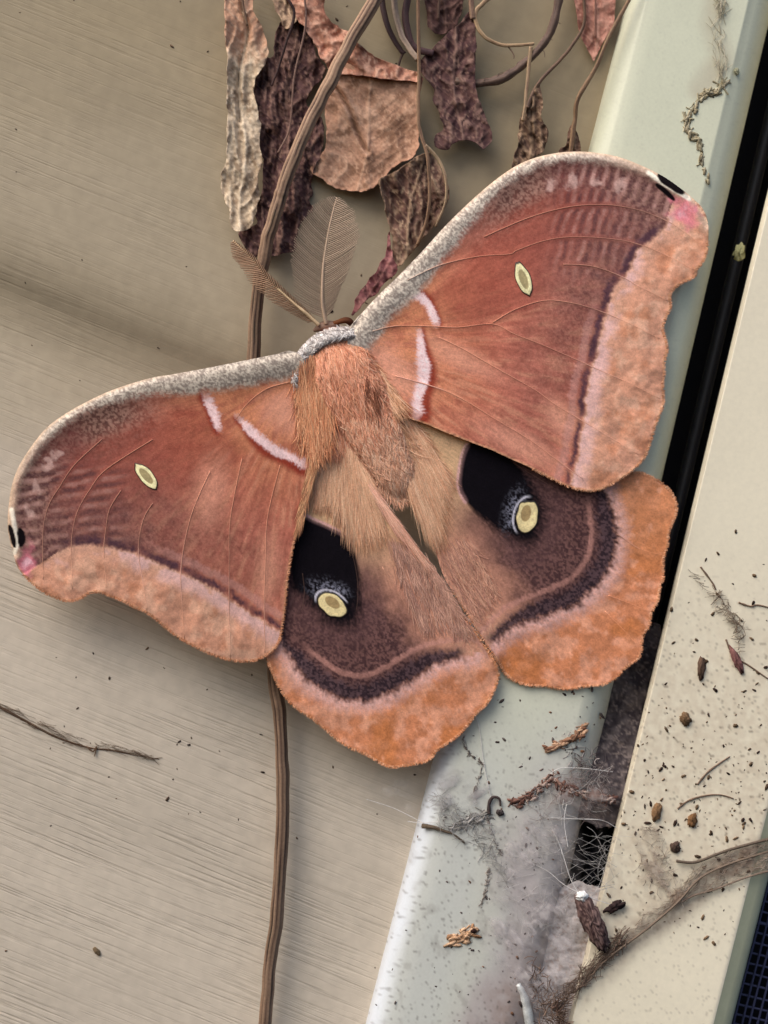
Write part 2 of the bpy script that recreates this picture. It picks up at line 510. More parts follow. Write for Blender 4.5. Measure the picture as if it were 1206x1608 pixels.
RF.am = [([(647, 459), (662, 466), (672, 476), (680, 493), (686, 508)], 9, 1), ([(659, 521), (663, 548), (668, 578), (668, 599), (661, 622), (660, 652)], 13, 1)]
RF.eye = (822, 438.5, 29.5, 12, 70)
RF.veins = [
 [(760, 372), (830, 342), (893, 325), (947, 321.5), (986, 326), (1019, 335), (1055, 351), (1081, 369), (1106, 388)],
 [(640, 440), (689, 417), (749, 403), (800, 399), (812, 393), (855, 378), (899, 372), (959, 375), (1004, 384), (1049, 402), (1090, 424)],
 [(884, 415), (929, 418), (971, 432), (1004, 450), (1048, 472)],
 [(773, 507), (809, 486), (855, 472), (899, 476), (938, 487), (971, 500), (995, 511), (1036, 532)],
 [(585, 520), (620, 512), (668, 512), (719, 514), (773, 509), (809, 525), (855, 543), (908, 566), (941, 581), (989, 602), (1036, 626)],
 [(689, 530), (725, 547), (779, 578), (838, 611), (870, 634), (908, 657), (947, 680), (1003, 714)],
 [(620, 590), (683, 608), (725, 626), (779, 659), (834, 692), (870, 719), (915, 752)]]
RF.apexblack = [([(1036, 276), (1046, 284), (1060, 293), (1071, 302)], 7), ([(1031, 290), (1043, 299), (1058, 313)], 4)]
RF.apexwhite = [(1018, 271), (1040, 287), (1062, 300), (1082, 312)]
RF.pink = (1074, 334, 30, 21, 50)
RF.rows = ((0.80, 0), None)
RF.dotdir = (1.0, 0.25); RF.dotper = 18.0; RF.dotc = (960, 350)
RF.sgn = 1
RF.marks = [(866, 292), (898, 286), (935, 286), (974, 290)]
RF.glow = [(590, 565, 60, 60, 0), (640, 600, 60, 40, 30), (955, 715, 50, 25, 0), (820, 700, 130, 34, 27), (610, 585, 60, 50, 20), (720, 560, 110, 30, 25), (880, 660, 60, 30, 60)]

LF = Wing()
LF.base = (478, 585); LF.out = cr([
 (462, 552), (430, 557), (400, 563), (330, 577), (270, 588), (235, 594), (183, 610), (144, 627), (104, 649), (73, 672), (50, 700), (31, 730), (20, 757),
 (14, 790), (12, 821), (14, 842), (21, 871), (29, 893), (47, 913), (70, 931), (94, 941), (112, 944), (128, 939), (141, 931), (157, 930),
 (172, 936), (193, 944), (209, 953), (230, 962), (251, 978), (271, 995), (295, 1010), (327, 1026), (354, 1035), (382, 1039), (407, 1035),
 (428, 1022), (438, 1008), (442, 994), (448, 953), (452, 911), (459, 866), (469, 822), (480, 789), (490, 758), (495, 723), (500, 688), (504, 650), (500, 610), (482, 572)], True, 4)
LF.costa = cr([(465, 552), (430, 557), (400, 563), (330, 577), (270, 588), (235, 594), (183, 610), (144, 627), (104, 649), (73, 672), (50, 700), (31, 730), (20, 757), (14, 790), (12, 821), (14, 842), (21, 871)], False, 4)
LF.pm = cr([(92, 866), (105, 858), (120, 854), (143, 853), (167, 855), (193, 860), (217, 868), (243, 880), (270, 892), (292, 901), (327, 918), (354, 933), (386, 953), (403, 967), (428, 982), (446, 992), (470, 1000)], False, 4)
LF.pms = 1
LF.am = [([(323, 624), (333, 646), (343, 674)], 9, 1), ([(374, 656), (386, 670), (400, 686), (421, 705), (445, 716), (478, 734)], 10, 1)]
LF.eye = (229.5, 747.5, 27.5, 11.5, 49)
LF.veins = [
 [(160, 690), (117, 730), (94, 764), (78, 790), (69, 821), (67, 860), (68, 910)],
 [(240, 690), (167, 737), (141, 769), (123, 800), (115, 829), (112, 860), (114, 925)],
 [(190, 770), (172, 800), (166, 834), (163, 868), (168, 924)],
 [(240, 790), (227, 811), (219, 842), (218, 873), (225, 918), (231, 958)],
 [(330, 740), (300, 810), (285, 884), (285, 935), (290, 1003)],
 [(380, 720), (362, 813), (360, 883), (360, 970), (362, 1032)],
 [(440, 730), (420, 813), (417, 883), (415, 946), (416, 1025)],
 [(455, 600), (420, 610), (390, 632), (372, 656)]]
LF.apexblack = [([(15, 826), (19, 840), (23, 858)], 4), ([(31, 832), (34, 845), (33, 856)], 6)]
LF.apexwhite = [(18, 800), (23, 828), (27, 850), (22, 868)]
LF.pink = (42, 880, 26, 16, 100)
LF.dotdir = (0.12, 1.0); LF.dotper = 19.5; LF.dotc = (90, 800)
LF.sgn = -1
LF.marks = [(55, 766), (73, 731), (47, 803), (89, 713)]
LF.glow = [(470, 650, 60, 60, 0), (300, 960, 90, 22, 25), (330, 770, 90, 45, 100), (440, 640, 55, 50, 0), (420, 900, 90, 30, 95), (260, 900, 60, 20, 25)]

def fore_w(Wg, x, y):
    r = np.hypot(x - Wg.base[0], y - Wg.base[1])
    dc, s, _, _, _ = pdist(x, y, Wg.costa)
    d0 = 34 * (1 - .62 * ss(0.15, .95, s)) + 2
    w = 4.2 - 4.0 * ss(60, 620, r) - .5 * ss(420, 640, r)
    w = w + 1.1 * (1 - .65 * s) * np.exp(-((dc - .4 * d0) / (.75 * d0)) ** 2) - .7 * ss(9, 0, dc)
    for vv in Wg.veins:
        d, _, _, _, _ = pdist(x, y, cr(vv, False, 3))
        w = w + .07 * np.exp(-(d / 5) ** 2) - .10 * np.exp(-(d / 24) ** 2)
    dp, _, side, _, _ = pdist(x, y, Wg.pm)
    outz = np.where(side == Wg.pms, ss(0, 50, dp), 0)
    w = w + .9 * outz * (fbm(x / 36, y / 40, 5 + Wg.sgn, 3) - .5) + .35 * (fbm(x / 80, y / 80, 9 + Wg.sgn) - .5)
    return w

def fore_col(Wg, x, y, edge):
    bx, by = Wg.base; sg = 40 + Wg.sgn
    r = np.hypot(x - bx, y - by)
    dc, s, _, _, _ = pdist(x, y, Wg.costa)
    dp, fp, side, _, _ = pdist(x, y, Wg.pm)
    dpm = dp * np.where(side == Wg.pms, 1, -1)                        # outside positive
    S = streak(x, y, bx, by, sg)
    big = fbm(x / 70, y / 70, sg + 9); mid = fbm(x / 18, y / 18, sg + 13)
    fine = fbm(x / 3.0, y / 3.0, sg + 21, 2); vf = vn(x / 1.9, y / 1.9, sg + 27)
    c = mix(np.tile(lin((200, 130, 96)), (len(x), 1)), lin((184, 110, 92)), ss(110, 270, r + 60 * (big - .5)))
    c = mix(c, lin((200, 130, 106)), ss(.45, .75, fbm(x / 60, y / 40, sg + 31)) * ss(120, 330, dc) * .75)
    c = mix(c, lin((152, 82, 68)), ss(.52, .75, mid) * .5)
    fib = fbm(np.hypot(x - bx, y - by) / 46, np.arctan2(y - by, x - bx) * 330 / 9, sg + 33, 3)
    c = mix(c, lin((208, 144, 116)), ss(.52, .74, fib) * .6 * ss(60, 140, dc))
    c = mix(c, lin((154, 84, 70)), ss(.46, .28, fib) * .45)
    # dusky speckled field inside the line, strongest toward the costa
    dk = ss(-170, -20, dpm) * ss(430, 190, dc) * (.85)
    c = mix(c, mix(np.tile(lin((140, 98, 88)), (len(x), 1)), lin((98, 64, 62)), ss(.42, .62, fine)), np.clip(dk * (.5 + .7 * mid), 0, .9))
    ck = ss(120, 45, dc) * ss(.28, .50, s)
    c = mix(c, mix(np.tile(lin((158, 122, 108)), (len(x), 1)), lin((98, 68, 62)), ss(.40, .62, fine)), np.clip(ck * (.75 + .4 * mid), 0, .95))
    rd = ss(60, 15, np.hypot(x - (bx + Wg.sgn * 0) , y - by) * 0 + np.abs(dc - 52)) * ss(.55, .62, s) * ss(.8, .7, s)
    c = mix(c, lin((122, 62, 58)), rd * .55)
    rz = ss(45, 75, dc + 30 * (mid - .5)) * ss(215, 130, dc + 50 * (big - .5)) * ss(.10, .24, s) * ss(-20, -120, dpm) * ss(125, 165, r)
    c = mix(c, lin((146, 72, 58)), rz * .62 * (.6 + .8 * fib))
    du = ss(-260, -30, dpm) * ss(330, 110, dc) * ss(.25, .5, s)
    c = mix(c, lin((112, 72, 70)), du * .48 * (.7 + .6 * mid))
    for hx, hy, ha, hb, hang in Wg.glow:  # peach base patches plus sheen highlights painted into the wing colour
        c = mix(c, lin((216, 154, 130)), ss(1.0, .1, ell(x, y, hx, hy, ha, hb, hang) + .5 * (fib - .5)) * .62)
    # rows of pale and dark dashes toward the apex
    ddx, ddy = Wg.dotdir; q = (x - Wg.dotc[0]) * ddx + (y - Wg.dotc[1]) * ddy
    vdist = [pdist(x, y, cr(Wg.veins[k], False, 3))[0] for k in range(3)]
    if Wg.sgn > 0:
        row = ss(0, 22, dc - 10) * ss(-30, -8, -np.hypot(0, 0) - np.maximum(0, dpm + 6)) * ss(845, 905, x) * ss(455, 400, y)
    else:
        row = ss(0, 14, dc - 8) * ss(-30, -8, -np.maximum(0, dpm + 6)) * ss(712, 745, y) * ss(215, 165, x)
    nearv = np.minimum(np.minimum(vdist[0], vdist[1]), vdist[2])
    ph = 2 * math.pi * (q + 7 * (fbm(x / 30, y / 30, sg + 95) - .5)) / Wg.dotper + .8 * mid + 2.0 * (dc > 55) + .9 * (dc > 95)
    dots = np.cos(ph) * ss(2, 9, nearv) * row * (.5 + .8 * ss(.36, .6, fbm(x / 17, y / 17, sg + 97)))
    c = mix(c, lin((88, 58, 60)), np.clip(dots, 0, 1) * .78 * (.5 + .7 * fine))
    c = mix(c, lin((196, 152, 142)), np.clip(-dots, 0, 1) * np.where(dc < 50, .62, .36) * (.4 + .9 * fine))
    for mx_, my_ in Wg.marks:
        c = mix(c, lin((212, 174, 164)), ss(1.1, .3, np.hypot((x - mx_) / 9, (y - my_) / 13) + 2.2 * (fbm(x / 8, y / 8, sg + 55) - .5)) * .6)
    # outer field
    og = np.tile(lin((204, 148, 122)), (len(x), 1))
    og = mix(og, lin((214, 164, 138)), ss(.45, .68, mid)); og = mix(og, lin((188, 124, 92)), ss(.52, .75, fbm(x / 26, y / 26, sg + 51)) * .7); og = mix(og, lin((218, 170, 148)), ss(40, 4, dpm) * .5)
    jag = 5.0 * (S - .5) + 6 * (mid - .5)
    o = ss(-2, 5, dpm + jag)
    c = mix(c, og, o)
    wht = ss(2, 7, dpm + jag) * ss(34, 9, dpm + jag + 16 * (fbm(x / 12, y / 12, sg + 63) - .5)) * ss(.42, .60, fbm(x / 30, y / 30, sg + 61) + .25 * ss(.15, .7, fp) - .02)
    c = mix(c, lin((222, 178, 172)), np.clip(wht * .9, 0, 1))
    # dark scalloped line
    hw = 5.6 * (1 - .35 * ss(.35, .9, fp)) * (.75 + .5 * mid)
    allv = np.min([pdist(x, y, cr(vv, False, 3))[0] for vv in Wg.veins], axis=0)
    ln = (.35 + .65 * ss(1, 9, allv)) * ss(hw + 4, hw - 4, np.abs(dpm + 4 + jag + 3 * ss(12, 0, allv))) * ss(.01, .06, fp) * ss(.99, .90, fp)
    gapn = ss(.25, .45, fbm(x / 22, y / 22, sg + 71))
    c = mix(c, lin((78, 52, 62)), np.clip(ln * (.55 + .45 * gapn) * (.6 + .5 * fine + .2 * S), 0, .95))
    pin = ss(9, 3, np.abs(dpm + 19 + jag)) * ss(.25, .5, fp)
    c = mix(c, lin((190, 142, 134)), pin * .45)
    # antemedial bars: pinkish white, dark red outer edge
    for pts, hwid, _ in Wg.am:
        hwid0 = hwid
        l = cr(pts, False, 5)
        d, fa, sd, _, _ = pdist(x, y, l)
        rr = np.hypot(x - bx, y - by)
        ql = l[np.clip((fa * (len(l) - 1)).astype(int), 0, len(l) - 1)]
        outw = rr - np.hypot(ql[:, 0] - bx, ql[:, 1] - by)
        endf = ss(0, .10, fa) * ss(1, .94, fa) * .6 + .4
        j = 9 * (S - .5) + 6 * (mid - .5)
        hwid = hwid0 * (.45 + .75 * ss(0, .5, fa)) if hwid0 > 9.5 else hwid0 * (1.05 - .35 * fa)
        c = mix(c, lin((134, 46, 34)), ss(hwid + 8, hwid * .7, d) * ss(1, 6, outw) * .9)
        c = mix(c, lin((243, 208, 208)), ss(hwid + 3, hwid * .5, d + j) * endf * ss(8, 3, outw + .5 * j) * np.clip(.8 + .4 * fine, 0, 1))
    # costal grey
    d0 = 37 * (1 - .74 * ss(0.12, .60, s)) + 1
    cg = ss(d0 + 10, d0 - 6, dc + 14 * (mid - .5) + 5 * (vf - .5)) * (1 - .35 * ss(.6, .8, s))
    spk = ss(.38, .60, .6 * fbm(x / 2.8, y / 2.8, sg + 81, 2) + .4 * vf)
    gr = mix(np.tile(lin((212, 198, 182)), (len(x), 1)), lin((116, 102, 96)), spk * (.75 - .35 * ss(.5, .9, s)))
    gr = mix(gr, lin((208, 176, 148)), ss(.62, .9, s) * .7)
    c = mix(c, gr, cg)
    c = mix(c, lin((216, 186, 158)), ss(5, 1, dc) * ss(.2, .5, s) * .7)
    # apex
    e = ell(x, y, *Wg.pink) + 1.1 * (fbm(x / 13, y / 13, sg + 99) - .5)
    c = mix(c, lin((214, 122, 136)), ss(1.15, .5, e + .5 * (mid - .5)) * .85)
    c = mix(c, lin((240, 196, 204)), ss(.6, .1, e + .9 * (mid - .5)) * .7)
    d, _, _, _, _ = pdist(x, y, cr(Wg.apexwhite, False, 4))
    c = mix(c, lin((236, 224, 206)), ss(5, 2, d))
    for pts, hh in Wg.apexblack:
        d, fa, _, _, _ = pdist(x, y, cr(pts, False, 4))
        tp = hh * np.sqrt(np.clip(4 * (fa + .08) * (1.08 - fa), 0, 1))
        c = mix(c, lin((14, 6, 10)), ss(tp + 1, tp - 1, d))
    # fringe
    far = ss(60, 90, r) * ss(6, 14, dc)
    c = mix(c, lin((204, 158, 120)), ss(4.2, 1.0, edge) * far * .6)
    k = .85 + .38 * S + .06 * (vf - .5)
    k = k + .22 * (fbm(x / 5.0, y / 5.0, sg + 91, 2) - .5)
    if Wg.sgn < 0: c = c * np.array([.80, .80, .80]) ** ss(700, 350, x - .3 * y)[:, None] if False else c * .84  # left forewing darkened as a whole: dimmer light put into its colour
    return c * k[:, None]

def build_wing(name, Wg, wf, cf, pitch, label):
    x, y, f = sheet(Wg.out, pitch)
    edge, _, _, _, _ = pdist(x, y, Wg.out, True)
    w = wf(Wg, x, y); c = cf(Wg, x, y, edge)
    # ragged fringe in depth
    w = w + .25 * ss(6, 0, edge) * (vn(x / 5, y / 5, 3) - .5)
    o = mk(name, Pn(x, y, w), f, M_WING, moth, c, label=label, thick=.12)
    for vv in Wg.veins:
        p = cr(vv, False, 6)
        pw = wf(Wg, p[:, 0], p[:, 1]) - (.03 if wf is fore_w else .055)
        pe = pdist(p[:, 0], p[:, 1], Wg.out, True)[0]
        pc = cf(Wg, p[:, 0], p[:, 1], pe)
        pcm = np.stack([np.convolve(np.pad(pc[:, k], 3, 'edge'), np.ones(7) / 7, 'valid') for k in range(3)], -1); pc = np.clip(pcm * (.85 if wf is fore_w else 1.02) + (.22 if wf is fore_w else .06) * lin((222, 164, 132)), 0, 1)
        rad = .000085 * np.linspace(1.3, .8, len(p))
        V, F = tube_geo(Pn(p[:, 0], p[:, 1], pw), rad, 6)
        mk('vein', V, F, M_VEIN, o, np.repeat(pc, 6, 0))
    return o

def eyespot(parent, Wg, wf, cx, cy, a, b, ang, lens, cols, lift=.12, inner=(0, 0, .55, .5)):
    """polar disc; cols: list of (radius, colour)"""
    nr, na = 22, 64
    t = math.radians(ang); ca, sa = math.cos(t), math.sin(t)
    X = []; Y = []; Rr = []
    for i in range(nr + 1):
        rho = i / nr * 1.0
        for k in range(na):
            th = 2 * math.pi * k / na
            u = math.cos(th); v = math.sin(th)
            if lens: v = np.sign(v) * abs(v) ** 1.45; u = np.sign(u) * abs(u) ** .95
            rho_ = rho * (1 + .10 * (vn(np.array(th * 2.2), np.array(cx), 5) - .5) * 2)
            X.append(cx + rho_ * (a * u * ca - b * v * sa)); Y.append(cy + rho_ * (a * u * sa + b * v * ca)); Rr.append(rho)
    X = np.array(X); Y = np.array(Y); Rr = np.array(Rr)
    w = wf(Wg, X, Y) + lift * np.where(Rr > .98, -.3, 1) + .03 * np.exp(-((Rr - .72) / .16) ** 2)
    n = fbm(X / 4, Y / 4, 77)
    c = np.tile(lin(cols[0]), (len(X), 1))
    e2 = ell(X, Y, cx + inner[0], cy + inner[1], a * inner[2], b * inner[3], ang)
    c = mix(c, lin(cols[1]), ss(.92, 1.1, e2))
    c = mix(c, lin(cols[2]), ss(.84, .92, Rr))
    c = c * (.66 + .62 * n)[:, None]
    F = []
    for i in range(nr):
        for k in range(na):
            k2 = (k + 1) % na
            F.append((i * na + k, (i + 1) * na + k, (i + 1) * na + k2, i * na + k2))
    return mk('eyespot', Pn(X, Y, w), F, M_EYE, parent, c)

rf = build_wing('forewing', RF, fore_w, fore_col, 1.7, 'upper wing lying over the green trim')
lf = build_wing('forewing', LF, fore_w, fore_col, 1.7, 'upper wing lying over the siding')
EC = [(166, 150, 108), (240, 230, 178), (52, 30, 26)]
eyespot(rf, RF, fore_w, *RF.eye, True, EC)
eyespot(lf, LF, fore_w, *LF.eye, True, EC)

# ---- hind wings
RH = Wing(); RH.sgn = 1; RH.base = (600, 640)
RH.out = cr([(586, 618), (640, 640), (700, 668), (760, 690), (840, 715), (930, 735), (985, 742), (1004, 741), (1034, 754), (1053, 771), (1062, 790), (1062, 806),
 (1056, 822), (1050, 838), (1048, 860), (1041, 882), (1043, 902), (1036, 926), (1033, 946), (1023, 960), (1021, 981), (1009, 1000), (1008, 1020), (1001, 1036), (983, 1048),
 (968, 1064), (946, 1076), (917, 1078), (889, 1083), (857, 1078), (826, 1076), (804, 1067), (791, 1055), (784, 1042), (775, 1029), (757, 1003), (735, 968), (715, 936), (700, 912),
 (690, 886), (680, 850), (665, 815), (651, 780), (640, 750), (625, 700), (605, 655)], True, 4)
RH.inner = cr([(590, 622), (605, 655), (625, 700), (640, 750), (651, 780), (665, 815), (680, 850), (690, 886), (700, 912), (735, 968), (775, 1029)], False, 3)
RH.patch = cr([(726, 715), (733, 699), (750, 694), (804, 722), (830, 748), (852, 784), (854, 818), (846, 846), (826, 856), (795, 843), (763, 821), (732, 788), (720, 765), (722, 740)], True, 4)
RH.patchtop = cr([(731, 787), (721, 765), (722, 740), (727, 715), (734, 699)], False, 4)
RH.band = cr([(938, 740), (946, 784), (955, 828), (952, 869), (938, 901), (908, 932), (876, 948), (842, 960), (804, 976), (776, 1000), (764, 1012)], False, 4)
RH.eye = (827, 811, 28, 18.5, 102); RH.bs = 1
RH.dust = (812, 806)
RH.veins = [[(806, 727), (835, 745), (872, 768)], [(968, 838), (1005, 862), (1042, 872)], [(955, 935), (990, 948), (1024, 962)], [(950, 960), (980, 990), (1000, 1012)]]
LH = Wing(); LH.sgn = -1; LH.base = (525, 680)
LH.out = cr([(500, 650), (485, 700), (465, 780), (448, 860), (436, 950), (422, 1010), (420, 1034), (425, 1050), (436, 1075), (456, 1105), (489, 1128), (513, 1148), (539, 1169), (572, 1184), (592, 1195),
 (612, 1205), (632, 1203), (652, 1200), (674, 1194), (686, 1178), (708, 1164), (728, 1147), (748, 1121), (768, 1101), (779, 1076), (783, 1056), (775, 1036), (761, 1014),
 (731, 968), (698, 916), (665, 873), (632, 833), (606, 800), (586, 780), (560, 742), (545, 700), (530, 660)], True, 4)
LH.inner = cr([(530, 660), (545, 700), (560, 742), (586, 780), (606, 800), (632, 833), (665, 873), (698, 916), (731, 968), (761, 1014), (780, 1045)], False, 3)
LH.patch = cr([(470, 822), (480, 812), (492, 817), (514, 826), (542, 840), (552, 853), (562, 886), (567, 920), (566, 962), (556, 981), (533, 986), (512, 978), (496, 960), (476, 940), (458, 922), (455, 880), (460, 845)], True, 4)
LH.patchtop = cr([(472, 814), (482, 812), (492, 817), (514, 826), (542, 841)], False, 4)
LH.band = cr([(440, 1000), (452, 1015), (463, 1029), (483, 1052), (506, 1069), (533, 1083), (566, 1088), (599, 1081), (632, 1062), (665, 1042), (692, 1031), (715, 1026), (740, 1025)], False, 4)
LH.eye = (522, 950, 26.5, 17.5, 36); LH.bs = -1
LH.dust = (518, 934)
LH.veins = [[(545, 842), (556, 880), (562, 920), (560, 960)], [(600, 890), (640, 955), (652, 985)], [(475, 900), (478, 930), (474, 958)], [(640, 870), (668, 900), (694, 944)],
            [(660, 1130), (680, 1160), (690, 1180)]]

def hind_w(Wg, x, y):
    r = np.hypot(x - Wg.base[0], y - Wg.base[1])
    w = 2.4 - 3.1 * ss(40, 430, r) - 1.0 * ss(360, 480, r)
    if Wg.sgn < 0: w = w + .9 * ss(40, 380, r)
    di, _, _, _, _ = pdist(x, y, Wg.inner)
    w = w + .45 * np.exp(-(di / 12) ** 2)
    db, _, sd, _, _ = pdist(x, y, Wg.band)
    outz = np.where(sd == -Wg.bs, 1, 0) * ss(0, 40, db)
    for vv in Wg.veins:
        d, _, _, _, _ = pdist(x, y, cr(vv, False, 3))
        w = w + .05 * np.exp(-(d / 5) ** 2) - .07 * np.exp(-(d / 22) ** 2)
    return w + .5 * outz * (fbm(x / 34, y / 34, 15 + Wg.sgn, 3) - .5) + .4 * (fbm(x / 90, y / 90, 19) - .5)

def hind_col(Wg, x, y, edge):
    bx, by = Wg.base; sg = 140 + Wg.sgn
    r = np.hypot(x - bx, y - by)
    S = streak(x, y, bx, by, sg)
    mid = fbm(x / 18, y / 18, sg + 13); big = fbm(x / 55, y / 55, sg + 15); fine = fbm(x / 3, y / 3, sg + 21, 2); vf = vn(x / 1.9, y / 1.9, sg + 27)
    di, _, _, _, _ = pdist(x, y, Wg.inner)
    db, fb, sd, _, _ = pdist(x, y, Wg.band)
    out = np.where(sd == Wg.bs, -1, 1) * db
    if Wg.sgn > 0: out = np.where(sd == 1, -1, 1) * db * -1 * -1
    pin = inside(x, y, Wg.patch); dp, _, _, _, _ = pdist(x, y, Wg.patch, True)
    sp = np.where(pin, -dp, dp)
    # tan hair field at the base, pinkish toward the inner margin, smoky brown under the eye
    c = mix(np.tile(lin((200, 162, 126)), (len(x), 1)), lin((190, 136, 114)), ss(150, 260, r + 40 * (big - .5)))
    br = ss(45, 120, di + 40 * (mid - .5) + .10 * (r - 300)) * ss(150, 215, r)
    c = mix(c, mix(np.tile(lin((108, 76, 72)), (len(x), 1)), lin((70, 47, 48)), ss(.4, .62, fine)), np.clip(br, 0, 1))
    c = mix(c, lin((88, 62, 62)), ss(60, 8, sp) * .55 * ss(170, 230, r))
    c = mix(c, lin((204, 160, 134)), ss(60, 15, di) * ss(230, 330, r) * ss(.35, .7, fine) * .6)
    # eye patch
    soft = 2.5 + 15 * ss(190, 310, r)
    jp = 14 * (S - .5) * ss(200, 280, r)
    pk = ss(soft, -soft, sp + jp)
    c = mix(c, lin((13, 9, 15)), pk)
    dt, _, _, _, _ = pdist(x, y, Wg.patchtop)
    c = mix(c, lin((208, 160, 160)), ss(6, 2, dt) * np.where(pin, .25, 1) * .8)
    e = ell(x, y, *Wg.eye)
    ex, ey = Wg.eye[0], Wg.eye[1]
    tow = ((x - ex) * (bx - ex) + (y - ey) * (by - ey)) / (np.hypot(x - ex, y - ey) * math.hypot(bx - ex, by - ey) + 1e-6)
    if Wg.sgn > 0:
        tow = ((x - ex) * -.93 + (y - ey) * -.36) / (np.hypot(x - ex, y - ey) + 1e-6)
    dust = ss(2.5, 1.1, e) * ss(.25, .85, tow)
    c = mix(c, lin((150, 150, 168)), np.clip(dust * ss(.40, .74, .6 * fine + .4 * vf) * .8, 0, .6))
    c = mix(c, lin((196, 192, 204)), ss(.10, .04, np.abs(e - 1.13)) * ss(.05, .45, tow) * .9)
    # margin: pink inner line, dark band, pink-white edge, orange
    jag = 9 * (S - .5) + 5 * (mid - .5)
    hw = 13.5 * ss(-.06, .22, fb) * (1 - .45 * ss(.70, 1.0, fb))
    pl = ss(6, 2, np.abs(out + hw + 13 + .5 * jag)) * ss(.05, .2, fb)
    c = mix(c, lin((186, 134, 122)), pl * (.2 + .75 * fine))
    og = mix(np.tile(lin((188, 122, 88)), (len(x), 1)), lin((202, 142, 114)), ss(.42, .68, mid))
    og = mix(og, lin((178, 108, 60)), ss(.50, .72, big) * .65)
    if Wg.sgn > 0: og = mix(og, lin((196, 130, 92)), ss(930, 800, y) * .8)
    og = mix(og, lin((222, 160, 130)), ss(.66, .80, fbm(x / 14, y / 14, sg + 41)) * .55)
    if Wg.sgn < 0:
        endm = ss(.995, .93, fb)
    else:
        endm = ss(1.0, .96, fb)
    o = ss(-3, 4, out - hw * .5 + jag)
    c = mix(c, og, o)
    c = mix(c, lin((222, 180, 176)), ss(hw - 6, hw + 2, out + jag) * ss(hw + 30, hw + 4, out + jag) * (.35 + .5 * fine))
    bnd = ss(hw + 8, hw - 8, np.abs(out + jag * 1.2)) * endm
    c = mix(c, mix(np.tile(lin((84, 64, 68)), (len(x), 1)), lin((48, 36, 42)), ss(.4, .6, fine)), np.clip(bnd, 0, .96))
    c = mix(c, lin((196, 140, 104)), ss(4, .8, edge) * ss(330, 380, r) * .5)
    k = .85 + .40 * S + .06 * (vf - .5) + .20 * (fbm(x / 5.0, y / 5.0, sg + 91, 2) - .5)
    return c * k[:, None]

rh = build_wing('hindwing', RH, hind_w, hind_col, 1.7, 'lower wing with a black eyespot over the trim edge')
lh = build_wing('hindwing', LH, hind_w, hind_col, 1.7, 'lower wing with a black eyespot above the vine stem')
HC = [(168, 142, 98), (232, 212, 158), (20, 12, 14)]
eyespot(rh, RH, hind_w, *RH.eye, False, HC, .07, (-1, -5, .46, .42))
eyespot(lh, LH, hind_w, *LH.eye, False, HC, .07, (0, -4, .5, .42))

def margin(parent, Wg, wf, n, k0, k1, col):
    L = Wg.out; m = len(L); i0, i1 = int(k0 * m), int(k1 * m)
    A = L[i0:i1][::3]; t = np.gradient(A, axis=0); nn = np.stack([t[:, 1], -t[:, 0]], -1); nn /= np.linalg.norm(nn, axis=1)[:, None] + 1e-9
    mid_ = A + nn * 4
    if inside(mid_[:, 0], mid_[:, 1], L).mean() > .5: nn = -nn
    return (A - nn * 3).tolist(), (A + nn * 2.8).tolist()
# ---- body: one continuous surface along the axis
ax_p = cr([(508, 520), (516, 532), (530, 556), (548, 592), (566, 630), (584, 668), (602, 704), (618, 736), (630, 758), (640, 776)], False, 4)
ax_r = np.interp(np.linspace(0, 1, len(ax_p)), [0, .05, .14, .28, .42, .55, .7, .85, .95, 1], [6, 18, 36, 53, 54, 46, 37, 30, 19, 5]) * PXM
ax_w = np.interp(np.linspace(0, 1, len(ax_p)), [0, .3, .6, 1], [3.2, 3.4, 2.6, 1.2])
AX3 = Pn(ax_p[:, 0], ax_p[:, 1], ax_w)
V, F = tube_geo(AX3, ax_r, 24)
cy_ = np.repeat(AX3[:, 1], 24); V[:, 1] = cy_ + (V[:, 1] - cy_) * .42
t = np.repeat(np.linspace(0, 1, len(ax_p)), 24)
bc = mix(np.tile(lin((196, 132, 100)), (len(V), 1)), lin((186, 128, 102)), ss(.4, .7, t))
body = mk('body', V, F, M_FUR, moth, bc)

